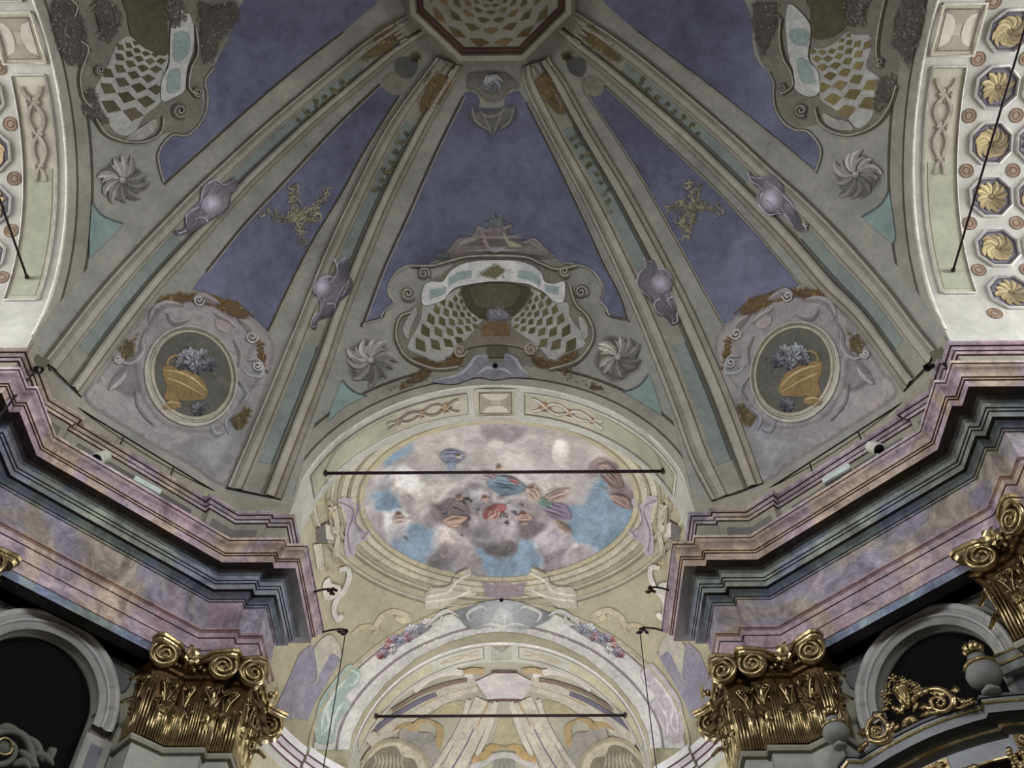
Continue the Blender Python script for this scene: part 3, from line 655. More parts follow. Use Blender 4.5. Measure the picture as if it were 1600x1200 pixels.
surface('crown', [(x, y, z) for x, y, z in octa(0.24, 2.7385)], [tuple(range(8))])
parts = []
for i in range(11):
    r0 = 0.020*1.25**i; r1 = r0*1.25; rm = math.sqrt(r0*r1)
    for j in range(16):
        a = (j+(i % 2)*.5)*2*math.pi/16; w = math.pi/16*0.78; kx = 0.80
        qd = [(r0*1.06, a), (rm, a+w*1.1), (r1*.97, a), (rm, a-w*1.1)]
        ap = max(rm*math.cos(((a % (math.pi/4))-math.pi/8)*0+abs((a+math.pi/8) % (math.pi/4)-math.pi/8)), 0)
        oc = lambda t: math.cos(abs((t+math.pi/8) % (math.pi/4)-math.pi/8))
        if rm*oc(a) > 0.174: continue
        qd = [(min(r, 0.1785/oc(t)), t) for r, t in qd]
        pts = [(r*math.cos(t), r*math.sin(t), 2.7375) for r, t in qd]
        mesh('trellis_cell', pts, [(0, 1, 2, 3)], 'fresco', crown, (104, 86, 44) if (i+j) % 3 else (128, 104, 52), False)
# rosette and little shell at the head of the front panel
hd = decal('panel_head', cB([(600, 330), (650, 312), (720, 308), (775, 318), (820, 350), (845, 395), (800, 405), (770, 440), (720, 470), (655, 440), (630, 408), (590, 405)]), (132, 128, 118), 3, 'dome', ceiling, feather=4)
def rosette(cx, cy, r, n, col, parent, surf='dome', lay=3, curl=0.6, name='painted_rosette', label=None, wid=0.42, seed=1, center=None, mat='fresco', rise=0.003):
    rr = random.Random(seed)
    o = decal(name, ellipse(cx, cy, r*.30, r*.30, n=12), tuple(np.array(col)*.72), lay, surf, parent, step=max(3, r*.2), label=label)
    for i in range(n):
        a = 2*math.pi*i/n+rr.uniform(-.1, .1); R1 = r*rr.uniform(.85, 1.08)
        path = [(cx+R1*t*math.cos(a+curl*t*t), cy+R1*t*math.sin(a+curl*t*t)) for t in (0.16, 0.4, 0.65, 0.85, 1.0)]
        cc = np.clip(np.array(col)*(0.92+0.22*math.cos(a+2.2)), 0, 255)
        ribbon('petal', path, r*wid, tuple(cc), lay+1+(i % 2)*.6, surf, o, rise, 'both', mat, 4, col2=tuple(cc*.80))
    decal('rosette_eye', ellipse(cx, cy, r*.12, r*.12, n=10), center or tuple(np.array(col)*.9), lay+4, surf, o, step=3)
    return o
rosette(*cB([(710, 370)])[0], 16, 10, (184, 186, 196), ceiling, lay=5, curl=1.2, label='pale blue rosette at the top of the front panel')
sh = decal('panel_shell', cB([(610, 460), (650, 490), (720, 480), (790, 460), (830, 470), (825, 530), (780, 570), (730, 600), (710, 650), (690, 600), (640, 570), (600, 520)]), (120, 120, 118), 4, 'dome', ceiling, feather=8, label='grey green shell hanging below the rosette')
for a_ in ([(620, 470), (640, 540), (700, 580)], [(660, 490), (690, 550), (710, 600)], [(810, 470), (790, 540), (740, 580)], [(760, 480), (740, 540), (715, 600)], [(650, 495), (710, 520), (780, 480)]):
    ribbon('shell_fold', cB(a_), 4, (156, 152, 138), 5, 'dome', sh, 0, 'both')
# heads of the diagonal fields
for disc, leaf, half in (([(650, 88)], cB([(285, 270), (320, 255), (370, 265), (380, 300), (350, 345), (300, 340), (280, 305)]), (617, 131)), ([(885, 86)], cB([(1050, 260), (1110, 262), (1130, 300), (1110, 340), (1070, 330), (1048, 300)]), (926, 134))):
    o = decal('field_head', ellipse(half[0], half[1], 19, 15, .5), (146, 140, 128), 2, 'dome', ceiling)
    decal('field_head_leaf', leaf, (98, 98, 96), 3, 'dome', o, step=5); rosette(disc[0][0], disc[0][1], 9, 7, (120, 104, 62), ceiling, lay=4, label='small gilt rosette near the octagon')
# gold sprays in the diagonal fields
def spray(cx, cy, branches, name_label):
    o = decal('gilt_spray', blob(cx, cy, 9, 8), (116, 108, 88), 2, 'dome', ceiling, label=name_label); parts = []; rr = random.Random(int(cx))
    for br in branches:
        ribbon('spray_branch', br, 4.5, (156, 146, 112), 3, 'dome', o, 0, True)
        for q in crom(br, False, 5):
            for _ in range(2):
                a = rr.uniform(0, 6.28); r = rr.uniform(4, 9); x, y = q[0]+rr.uniform(-4, 4), q[1]+rr.uniform(-4, 4)
                ribbon('', [(x, y), (x+r*math.cos(a), y+r*math.sin(a)), (x+r*1.4*math.cos(a+.9), y+r*1.4*math.sin(a+.9))], 3.2, tuple(np.array((160, 150, 120))*rr.uniform(.7, 1.15)), 3.6, 'dome', o, 0, True, join_to=parts, k=3)
    flush('spray_leaves', parts, o)
spray(*q2([(710, 290)])[0], [q2([(700, 290), (690, 190), (680, 110), (720, 50)]), q2([(700, 300), (600, 300), (480, 270)]), q2([(730, 280), (830, 240), (900, 180), (960, 80)]), q2([(720, 310), (740, 400), (790, 490)]), q2([(740, 300), (820, 310), (900, 260)])], 'faded gilt spray painted on the left diagonal blue field')
spray(*q5([(820, 220)])[0], [q5([(820, 210), (810, 120), (800, 20)]), q5([(800, 220), (700, 200), (610, 230)]), q5([(840, 220), (920, 220), (1030, 240)]), q5([(800, 240), (730, 320), (750, 420)]), q5([(820, 250), (800, 350), (770, 460)]), q5([(850, 180), (870, 60)])], 'faded gilt spray painted on the right diagonal blue field')

# ---- mouldings that follow the four arches on the dome
def arch_band(card, d0, d1, col, h, n=90, name='arch_moulding'):
    V = []; base = card*math.pi/2
    for psi in np.linspace(-math.radians(A0), math.radians(A0), n):
        for d in (d0, d1):
            p = base+psi*(1-0.10*d); R = rho_max(base+psi); r = R*(1-d); V.append((r*math.cos(p), r*math.sin(p), zdome(r, p)-h))
    return mesh(name, V, grid_faces(n, 2), 'painted_plaster', ceiling, col, True)
for c_ in range(4):
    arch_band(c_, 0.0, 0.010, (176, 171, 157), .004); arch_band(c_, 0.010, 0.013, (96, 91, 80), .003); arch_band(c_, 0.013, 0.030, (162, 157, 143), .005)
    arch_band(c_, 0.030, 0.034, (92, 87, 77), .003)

# ---- trellis cartouches
def trellis(par, polys, centre, r0, q, ni, nj, a_off, col, cw, squash=1.0):
    for poly in polys:
        decal('trellis_ground', poly, (184, 184, 178), 3, 'dome', par)
        pp = np.array(crom(poly))
        for i in range(ni):
            ra = r0*q**i; rb = ra*q; rm = math.sqrt(ra*rb)
            for j in range(nj):
                a = a_off+(j+(i % 2)*.5)*2*math.pi/nj; w = math.pi/nj*0.93
                P = [(ra*1.01, a), (rm, a+w), (rb*.995, a), (rm, a-w)]; P = [(centre[0]+r*math.cos(t), centre[1]+r*math.sin(t)*squash) for r, t in P]
                c_ = np.mean(P, 0); mid = [(c_+(np.array(k)-c_)*.9) for k in P]
                if inside(np.array(mid), pp).sum() < 3 or not inside(np.array([c_]), pp)[0]: continue
                V = cast_all(P, 'dome', 4*STEP+.0006); mesh('trellis_cell', V, [(0, 1, 2, 3)], 'fresco', par, tuple(np.array(col)*(0.9+.25*((i*7+j*3) % 5)/5)), False)
cart = decal('front_cartouche', cE([(330, 735), (288, 670), (282, 600), (305, 545), (345, 520), (400, 470), (405, 425), (440, 395), (500, 360), (560, 305), (640, 285), (725, 280), (820, 285), (900, 305), (980, 350), (1040, 390), (1060, 440), (1085, 500), (1140, 560), (1165, 630), (1150, 690), (1100, 750), (1040, 780), (960, 800), (880, 830), (725, 845), (560, 820), (470, 800), (400, 780)]), (138, 133, 118), 2, 'dome', ceiling, label='painted balcony cartouche with trellises above the front arch')
CREST = cE([(470, 300), (520, 255), (560, 205), (620, 200), (650, 150), (690, 165), (725, 100), (760, 150), (800, 145), (790, 190), (830, 225), (900, 205), (950, 250), (990, 290), (900, 295), (725, 280), (580, 300)])
crown_o = decal('cartouche_crest', cE([(470, 300), (520, 255), (560, 205), (620, 200), (650, 150), (690, 165), (725, 100), (760, 150), (800, 145), (790, 190), (830, 225), (900, 205), (950, 250), (990, 290), (900, 295), (725, 280), (580, 300)]), (140, 128, 126), 4, 'dome', cart)
for pth, c_ in (([(560, 240), (600, 215), (650, 210)], (170, 160, 150)), ([(660, 170), (680, 220), (700, 260)], (168, 150, 154)), ([(880, 220), (930, 250), (970, 285)], (150, 144, 130)), ([(760, 180), (790, 230), (850, 240)], (176, 172, 142)), ([(690, 250), (725, 260), (770, 250)], (176, 160, 168))):
    ribbon('crest_scroll', cE(pth), 9, c_, 5, 'dome', crown_o, .003, 'both')
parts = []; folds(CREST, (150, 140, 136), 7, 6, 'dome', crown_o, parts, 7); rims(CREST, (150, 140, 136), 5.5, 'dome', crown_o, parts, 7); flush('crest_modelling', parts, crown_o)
lump('crest_flowers', cE([(670, 130), (700, 100), (730, 90), (770, 120), (780, 150), (730, 165), (690, 150)]), (138, 156, 160), 6, cart, 12, 5, 2.5)
lump('crest_foliage', cE([(450, 290), (480, 260), (520, 265), (540, 300), (500, 320)]), (128, 140, 138), 6, cart, 8, 6, 2.5)
rail_o = decal('balcony_ribbon', cE([(405, 425), (440, 402), (490, 402), (520, 360), (570, 326), (640, 310), (725, 305), (820, 310), (890, 330), (932, 366), (946, 402), (990, 412), (1035, 405), (1030, 490), (985, 486), (945, 450), (900, 425), (860, 410), (725, 400), (600, 415), (540, 432), (505, 470), (480, 490), (402, 505)]), (226, 228, 226), 6, 'dome', cart, label='pale curved balcony parapet')
for pts in ([(432, 440), (505, 424), (503, 455), (432, 482)], [(515, 388), (560, 360), (620, 350), (620, 384), (560, 396), (518, 422)], [(828, 350), (880, 356), (930, 392), (925, 420), (880, 396), (825, 382)], [(946, 415), (1010, 426), (1010, 462), (950, 446)]):
    decal('parapet_panel', cE(pts), (162, 186, 184), 7, 'dome', rail_o, False)
lump('parapet_shell', cE([(630, 380), (650, 350), (690, 335), (725, 322), (770, 340), (812, 362), (800, 386), (760, 380), (725, 396), (680, 386)]), (160, 146, 96), 8, cart, 16, 9, 2.4)
trellis(cart, [cE([(405, 505), (480, 490), (512, 465), (560, 432), (578, 445), (590, 500), (630, 540), (672, 562), (640, 605), (600, 655), (560, 695), (480, 757), (400, 732), (335, 696), (370, 620), (395, 560)]),
               cE([(880, 435), (930, 450), (1000, 490), (1050, 500), (1060, 560), (1110, 630), (1122, 690), (1050, 712), (980, 752), (920, 692), (850, 642), (800, 602), (806, 560), (860, 520), (886, 470)])],
        cE([(728, 440)])[0], 46, 1.145, 11, 30, 0.0, (112, 104, 58), 1)
nic = decal('niche', cE([(572, 432), (620, 416), (725, 405), (830, 413), (882, 432), (870, 482), (830, 532), (790, 562), (725, 577), (660, 562), (610, 532), (582, 482)]), (84, 79, 62), 5, 'dome', cart)
decal('niche_back', cE([(618, 428), (725, 412), (830, 426), (826, 480), (790, 515), (725, 522), (650, 512), (622, 470)]), (104, 97, 72), 6, 'dome', nic)
decal('urn_foot', cE([(665, 610), (690, 585), (725, 575), (770, 585), (792, 620), (780, 650), (725, 650), (670, 648)]), (136, 104, 52), 6, 'dome', cart)
lump('niche_flowers', cE([(680, 540), (700, 515), (740, 510), (790, 535), (800, 570), (750, 590), (690, 580)]), (164, 160, 176), 7, cart, 14, 12, 2.4)
ped = decal('pediment', cE([(540, 705), (600, 662), (725, 645), (860, 662), (912, 702), (905, 728), (870, 732), (850, 702), (725, 684), (600, 702), (575, 738), (545, 728)]), (142, 130, 116), 7, 'dome', cart)
for x, y, cw in ((566, 712, 1), (884, 708, -1)): ribbon('pediment_volute', spiral(*cE([(x, y)])[0], 11, 1.6, 0, cw), 3, (176, 162, 148), 9, 'dome', ped, .002)
decal('plinth', cE([(690, 690), (780, 690), (790, 740), (680, 742)]), (104, 96, 78), 6, 'dome', cart, False)
for pts in ([(330, 742), (400, 732), (480, 757), (560, 702), (592, 742), (560, 792), (470, 802), (390, 782)], [(880, 722), (980, 752), (1050, 716), (1112, 700), (1072, 762), (980, 792), (900, 782)]):
    lump('gilt_underside', cE(pts), (138, 108, 46), 4, cart, 22, 14, 3)
bs = decal('grey_shell', cE([(440, 848), (560, 822), (600, 772), (640, 732), (690, 730), (695, 762), (725, 768), (760, 757), (772, 722), (820, 742), (850, 792), (885, 832), (800, 832), (725, 842), (640, 832), (540, 862)]), (146, 146, 162), 8, 'dome', cart)
for pth in ([(460, 845), (560, 820), (610, 780), (640, 740), (690, 740)], [(880, 825), (840, 790), (810, 745), (770, 735)], [(640, 820), (690, 790), (725, 800)], [(800, 820), (760, 795), (725, 800)]): ribbon('shell_fold', cE(pth), 5, (184, 186, 200), 9, 'dome', bs, .002, 'both')
decal('vent_hole', ellipse(*cE([(725, 780)])[0], 4, 4, n=10), (12, 10, 10), 10, 'dome', cart, step=3)
for pth in ([(345, 540), (300, 560), (281, 620), (290, 680), (330, 742), (400, 778), (470, 795), (560, 785)], [(1060, 420), (1085, 500), (1140, 560), (1165, 630), (1150, 690), (1100, 752), (1040, 778), (970, 795)], [(350, 330), (440, 330), (520, 310), (600, 290), (725, 285), (860, 292), (930, 320), (1000, 345), (1090, 330)]):
    ribbon('cartouche_moulding', cE(pth), 7, (112, 106, 94), 5, 'dome', cart, .004); ribbon('cartouche_moulding', cE(pth), 2.4, (184, 178, 160), 10, 'dome', cart)
for x, y, r, cw in ((335, 455, 12, 1), (405, 365, 11, -1), (1110, 448, 12, -1), (1035, 355, 10, 1)):
    ribbon('volute', spiral(*cE([(x, y)])[0], r, 1.7, 0.5, cw), 4, (118, 112, 100), 7, 'dome', cart, .003); ribbon('volute', spiral(*cE([(x, y)])[0], r*.8, 1.5, 0.5, cw), 1.8, (192, 188, 178), 10, 'dome', cart)
for pts in ([(335, 560), (365, 520), (375, 545), (345, 610), (335, 660), (312, 620)], [(1100, 560), (1130, 580), (1140, 640), (1120, 660), (1105, 610)]): decal('cartouche_lining', cE(pts), (180, 178, 172), 5, 'dome', cart)
def daisy(cx, cy, label, s=1):
    o = decal('leafy_rosette', blob(cx, cy, 40, 38, 14, .16, 3), (118, 114, 102), 2, 'dome', ceiling, label=label, feather=14)
    rr = random.Random(int(cx)); n = 10
    for i in range(n):
        a = 2*math.pi*i/n+rr.uniform(-.15, .15); R1 = 40*rr.uniform(.8, 1.1); cv_ = s*rr.uniform(.15, .75); cc = np.array((204, 200, 190))*(0.86+.2*math.cos(a+2.2))
        for k, (wf, da, Lf) in enumerate(((.30, 0, 1.0), (.17, .17, .78), (.17, -.17, .82))):
            path = [(cx+R1*Lf*t*math.cos(a+da*t*1.6+cv_*t*t), cy+R1*Lf*t*math.sin(a+da*t*1.6+cv_*t*t)) for t in (0.14, 0.4, 0.65, 0.85, 1.0)]
            ribbon('petal', path, R1*wf, tuple(np.clip(cc*(1 if k == 0 else .84), 0, 255)), 4+.5*(k == 0)+.3*(i % 2), 'dome', o, .002, 'both', k=4, col2=tuple(cc*.78))
    decal('rosette_eye', ellipse(cx, cy, 5.5, 5.5, n=12), (186, 182, 170), 7, 'dome', o, step=3, shade=bulge(cx-1.5, cy-1.5, 7, 1.2, .7))
daisy(*cE([(170, 755)])[0], 'grey white leafy rosette left above the front arch'); daisy(*cE([(1275, 740)])[0], 'grey white leafy rosette right above the front arch', -1)
for pts in (cR3([(938, 380), (985, 435), (1040, 465), (1090, 478), (960, 540), (842, 640), (885, 510)]), cR6([(295, 342), (255, 400), (200, 435), (138, 455), (250, 520), (380, 600), (345, 480)])):
    decal('spandrel_panel', pts, (140, 168, 162), 5, 'dome', ceiling, False, 'painted_plaster')
    ribbon('spandrel_edge', pts[:4], 3, (92, 104, 104), 6, 'dome', ceiling)
lump('spandrel_foliage', cE([(380, 790), (430, 770), (440, 830), (330, 880), (250, 905), (240, 890), (310, 850)]), (128, 104, 60), 4, ceiling, 24, 3, 2.6)
lump('spandrel_foliage', cE([(1010, 780), (1060, 780), (1080, 850), (1150, 840), (1230, 900), (1160, 890), (1050, 850)]), (128, 104, 60), 4, ceiling, 24, 4, 2.6)

# cartouches of the two side panels
def side_cart(c, tr, niche, ribb, panels, vols, lining, centre, mould, dark, label, nshift):
    o = decal('side_cartouche', c, (134, 130, 116), 2, 'dome', ceiling, label=label)
    trellis(o, [tr], centre, 40, 1.16, 12, 28, nshift, (138, 122, 58) if centre[0] > 800 else (100, 92, 62), 1)
    n_ = decal('niche', niche, (98, 90, 66), 5, 'dome', o); r_ = decal('balcony_ribbon', ribb, (206, 208, 204), 6, 'dome', o, label='pale curved balcony parapet')
    for p_ in panels: decal('parapet_panel', p_, (152, 176, 172), 7, 'dome', r_)
    for x, y, r in vols: ribbon('volute', spiral(x, y, r, 1.7, 1), r*.36, (108, 102, 92), 7, 'dome', o, .003); ribbon('volute', spiral(x, y, r*.8, 1.5, 1), r*.16, (176, 170, 158), 10, 'dome', o)
    for p_ in mould: ribbon('cartouche_moulding', p_, 6, (108, 102, 92), 5, 'dome', o, .004); ribbon('cartouche_moulding', p_, 2.2, (180, 174, 156), 10, 'dome', o)
    for p_ in dark: lump('cartouche_foliage', p_, (122, 113, 103), 6, o, 26, int(p_[0][0]), 4)
    decal('cartouche_lining', lining, (172, 170, 160), 5, 'dome', o); return o
side_cart(cC([(480, -40), (400, 40), (400, 180), (430, 280), (480, 330), (500, 380), (500, 470), (560, 560), (650, 560), (700, 550), (760, 590), (850, 600), (930, 560), (990, 500), (1030, 400), (1060, 250), (1060, 120), (1040, -40)]),
          cC([(655, 215), (700, 217), (760, 190), (815, 140), (850, 155), (915, 160), (920, 210), (900, 300), (950, 340), (985, 412), (940, 450), (920, 530), (860, 572), (800, 512), (700, 452), (690, 400), (680, 320), (650, 270)]),
          cC([(648, 40), (655, 160), (720, 172), (780, 142), (822, 90), (835, 0), (835, -50), (648, -50)]),
          cC([(540, 80), (560, 15), (640, 92), (650, 160), (640, 240), (650, 280), (680, 312), (690, 350), (690, 412), (640, 430), (580, 392), (575, 320), (558, 270), (545, 180)]),
          [cC([(562, 130), (640, 135), (636, 200), (572, 190)]), cC([(590, 260), (640, 270), (665, 330), (670, 370), (610, 360)])],
          [cC([(610, 490)])[0]+(12,), cC([(525, 392)])[0]+(9,), cC([(962, 276)])[0]+(9,)], cC([(710, 505), (760, 530), (820, 545), (840, 580), (760, 575), (715, 545)]), cC([(700, 40)])[0],
          [cC([(672, 480), (692, 545), (745, 585), (820, 603), (900, 582), (962, 540), (1010, 470), (1040, 380)]), cC([(520, 80), (512, 160), (530, 260), (560, 310), (572, 380), (520, 420)]), cC([(985, 0), (960, 120), (950, 220), (960, 300)])],
          [cC([(380, 30), (430, 0), (500, 10), (510, 90), (480, 180), (440, 240), (400, 180)]), cC([(800, 0), (840, -30), (920, -20), (900, 60), (840, 130), (800, 80)]), cC([(1030, 60), (1090, 20), (1160, 30), (1150, 160), (1090, 300), (1050, 240), (1010, 200)]), cC([(950, 360), (1030, 330), (1040, 420), (990, 480), (930, 500)])],
          'trellised balcony cartouche on the right dome panel', 0.1)
side_cart(cA([(1000, -40), (1040, 60), (1020, 170), (960, 260), (930, 330), (900, 420), (920, 500), (860, 590), (780, 590), (720, 600), (640, 640), (540, 630), (440, 570), (380, 480), (330, 350), (330, 180), (400, 0), (420, -40)]),
          cA([(750, 245), (700, 235), (640, 215), (575, 160), (520, 200), (480, 290), (440, 360), (420, 420), (460, 500), (510, 590), (590, 600), (640, 520), (720, 450), (720, 400), (735, 320)]),
          cA([(735, 30), (750, 180), (740, 245), (690, 235), (620, 190), (575, 140), (560, 0), (560, -50), (735, -50)]),
          cA([(760, 120), (790, 40), (840, 60), (862, 130), (858, 220), (830, 310), (820, 400), (780, 430), (720, 450), (718, 360), (750, 290), (755, 200)]),
          [cA([(775, 150), (840, 150), (838, 240), (775, 270)]), cA([(750, 320), (800, 310), (795, 400), (745, 410)])],
          [cA([(800, 492)])[0]+(13,), cA([(880, 410)])[0]+(9,), cA([(440, 310)])[0]+(9,)], cA([(690, 530), (640, 560), (580, 600), (560, 625), (640, 620), (690, 575)]), cA([(690, 50)])[0],
          [cA([(725, 520), (712, 590), (650, 630), (560, 632), (470, 600), (420, 530)]), cA([(870, 120), (880, 230), (850, 300), (840, 390), (880, 420)]), cA([(350, 180), (385, 220), (350, 330), (360, 430), (400, 480)])],
          [cA([(880, 0), (960, 20), (1050, 0), (1070, 90), (1000, 170), (960, 260), (900, 280), (890, 150)]), cA([(740, 0), (830, 10), (830, 80), (780, 130), (740, 80)]), cA([(220, 60), (300, 0), (360, 60), (400, 250), (320, 300), (260, 240)]), cA([(440, 20), (530, 40), (540, 120), (470, 200), (430, 120)]), cA([(400, 380), (450, 470), (490, 560), (400, 540), (350, 480)])],
          'trellised balcony cartouche on the left dome panel', 0.1)
daisy(*cC([(855, 780)])[0], 'bright leafy rosette beside the right arch'); daisy(*cA([(541, 806)])[0], 'dim leafy rosette beside the left arch', -1)
for pts in (cC([(1003, 850), (965, 915), (880, 970), (1020, 1090), (1032, 1060)]), cA([(405, 905), (455, 965), (545, 1000), (470, 1080), (395, 1150), (395, 1060)])):
    decal('spandrel_panel', pts, (140, 168, 162), 5, 'dome', ceiling, False, 'painted_plaster'); ribbon('spandrel_edge', pts[:3], 3, (92, 104, 104), 6, 'dome', ceiling)

# ---- vase medallions in the diagonal panels (the right one mirrors the left one)
MED = []
for MIR in (False, True):
    sd = 'right' if MIR else 'left'
    g = decal('panel_ground', cD([(368, 642), (450, 520), (551, 376), (650, 245), (720, 205), (840, 190), (960, 205), (1060, 235), (1150, 290), (1230, 400), (1185, 610), (1100, 820), (1003, 1026), (860, 950), (700, 858), (540, 760)]), (172, 162, 164), 2, 'dome', ceiling, shade=None, feather=7, label='rosy clouded ground of the %s vase panel' % sd)
    decal('panel_haze', cD([(800, 820), (950, 740), (1080, 640), (1170, 640), (1000, 1022), (860, 950), (700, 850)]), (170, 173, 179), 3, 'dome', g, feather=34)
    decal('panel_dark_patch', cD([(480, 560), (600, 420), (640, 520), (640, 620), (560, 640)]), (150, 138, 142), 3, 'dome', g, feather=16)  # slightly darker feathered patch of the painted ground
    for i, (pts, c_) in enumerate((([(680, 215), (740, 170), (850, 163), (900, 158), (990, 180), (1085, 215), (1130, 275), (1060, 290), (960, 240), (860, 215), (760, 220)], (150, 116, 54)), ([(530, 420), (570, 370), (615, 350), (600, 420), (560, 470)], (128, 112, 62)), ([(1040, 720), (1090, 680), (1120, 700), (1095, 760), (1045, 790), (1030, 750)], (128, 112, 58)), ([(1140, 380), (1175, 400), (1190, 520), (1160, 480)], (130, 104, 52)))):
        lump('gilt_foliage', cD(pts), c_, 4, g, 30, 20+i, 3.6)
    fb = decal('frame_body', cD([(640, 330), (690, 235), (760, 205), (850, 185), (980, 205), (1060, 260), (1130, 330), (1150, 400), (1120, 460), (1172, 500), (1165, 560), (1100, 640), (1060, 700), (1000, 770), (900, 800), (760, 780), (680, 725), (625, 640), (600, 560), (590, 480), (560, 470), (620, 400)]), (166, 158, 160), 3.5, 'dome', g, feather=10)
    med = decal('vase_medallion', ellipse(*cD([(848, 540)])[0], 72, 80, -.35), (188, 181, 164), 6, 'dome', ceiling, label='oval medallion with golden vase on the %s' % sd)
    ribbon('medallion_ring', ellipse(*cD([(848, 540)])[0], 69, 77, -.35), 6, (206, 200, 184), 7, 'dome', med, .006, closed=True, k=3, col2=(140, 134, 120))
    ribbon('medallion_ring', ellipse(*cD([(852, 536)])[0], 62, 70, -.35), 3, (200, 190, 156), 8, 'dome', med, .003, closed=True, k=3)
    decal('medallion_field', ellipse(*cD([(856, 532)])[0], 59, 67, -.35), (104, 102, 92), 8, 'dome', med)
    MED.append(med)
    for i, (x, y, r, c_) in enumerate(((850, 470, 14, (190, 196, 208)), (815, 455, 11, (164, 166, 180)), (895, 450, 12, (168, 170, 176)), (925, 490, 12, (146, 142, 158)), (800, 490, 10, (140, 140, 150)), (870, 500, 11, (176, 176, 190)), (845, 440, 9, (186, 196, 200)), (880, 690, 12, (132, 134, 146)))):
        rosette(*cD([(x, y)])[0], r*1.05, 7, tuple(np.array(c_)*.88), med, lay=10, curl=.3, name='painted_flower', seed=i, wid=.6)
    for pth, w_, c_ in (([(860, 200), (900, 185), (980, 218)], 15, (178, 166, 166)), ([(1060, 285), (1110, 320), (1135, 375)], 15, (176, 164, 164)), ([(950, 255), (1010, 290), (1050, 320)], 9, (196, 186, 182)), ([(660, 300), (690, 240), (750, 215), (815, 225)], 12, (184, 172, 176)), ([(740, 260), (775, 300), (850, 285)], 10, (178, 164, 168)), ([(650, 330), (630, 380), (630, 430), (580, 480), (520, 470)], 8, (186, 174, 178)), ([(1100, 470), (1150, 470), (1165, 530), (1110, 530), (1075, 500)], 9, (180, 184, 192)), ([(1060, 560), (1100, 620), (1070, 660)], 8, (170, 172, 180)), ([(1020, 800), (1010, 740), (1060, 690)], 6, (176, 178, 186)), ([(560, 520), (520, 560), (480, 600)], 14, (190, 178, 180)), ([(600, 600), (620, 680), (680, 760)], 7, (190, 180, 184)), ([(930, 740), (960, 800), (1000, 790)], 7, (186, 190, 198)), ([(1040, 380), (1070, 440), (1060, 500)], 8, (170, 160, 160))):
        ribbon('frame_scroll', cD(pth), w_, c_, 5, 'dome', med, .004, 'both', col2=tuple(np.array(c_)*.78))
    for x, y, r in ((882, 200, 9), (1120, 365, 10), (520, 465, 7), (1145, 495, 8)): ribbon('frame_volute', spiral(*cD([(x, y)])[0], r, 1.5), 2.6, (206, 198, 196), 9, 'dome', med, .002)
    decal('frame_plaque', cD([(960, 290), (1000, 290), (1030, 320), (1010, 345), (970, 330)]), (190, 176, 172), 6, 'dome', med)
MIR = False
for MIR, med in ((False, MED[1]), (True, MED[0])):
    vase = decal('vase', cF([(512, 604), (522, 562), (556, 522), (618, 490), (682, 474), (706, 488), (702, 530), (688, 566), (694, 592), (700, 622), (676, 640), (704, 656), (690, 672), (640, 668), (624, 652), (640, 628), (606, 634), (560, 632), (528, 628)]), (158, 126, 58), 9, 'dome', med, step=5)
    for pth, w_ in (([(518, 596), (570, 540), (640, 505), (700, 496)], 5), ([(530, 615), (590, 575), (650, 545), (696, 530)], 4), ([(600, 585), (618, 622)], 4), ([(622, 574), (638, 612)], 4), ([(645, 562), (658, 602)], 4), ([(668, 552), (678, 592)], 4), ([(578, 594), (592, 626)], 4), ([(630, 648), (670, 640), (696, 648)], 4), ([(628, 664), (690, 664)], 3)):
        ribbon('vase_gadroon', cF(pth), w_*.8, (212, 182, 108), 10, 'dome', vase, .003, 'both')
    ribbon('vase_handle', cF([(628, 486), (622, 450), (650, 430), (682, 445), (690, 476)]), 3.6, (176, 146, 78), 10, 'dome', vase, .003)
MIR = False
# the rear half of the dome repeats the painting of the front half
def rear_copy(o, parent, top=True):
    c = o.copy(); COL.objects.link(c); c.parent = parent
    if top: c.location = (o.location[0], -o.location[1], o.location[2]); c.scale = (1, -1, 1)
    for ch in list(o.children): rear_copy(ch, c, False)
for o in list(ceiling.children):
    if o.name.split('.')[0] in ('rib', 'blue_field', 'side_cartouche', 'leafy_rosette', 'field_moulding', 'spandrel_panel', 'front_cartouche', 'vase_medallion', 'panel_ground') and o.location[1] > 0.1: rear_copy(o, ceiling)
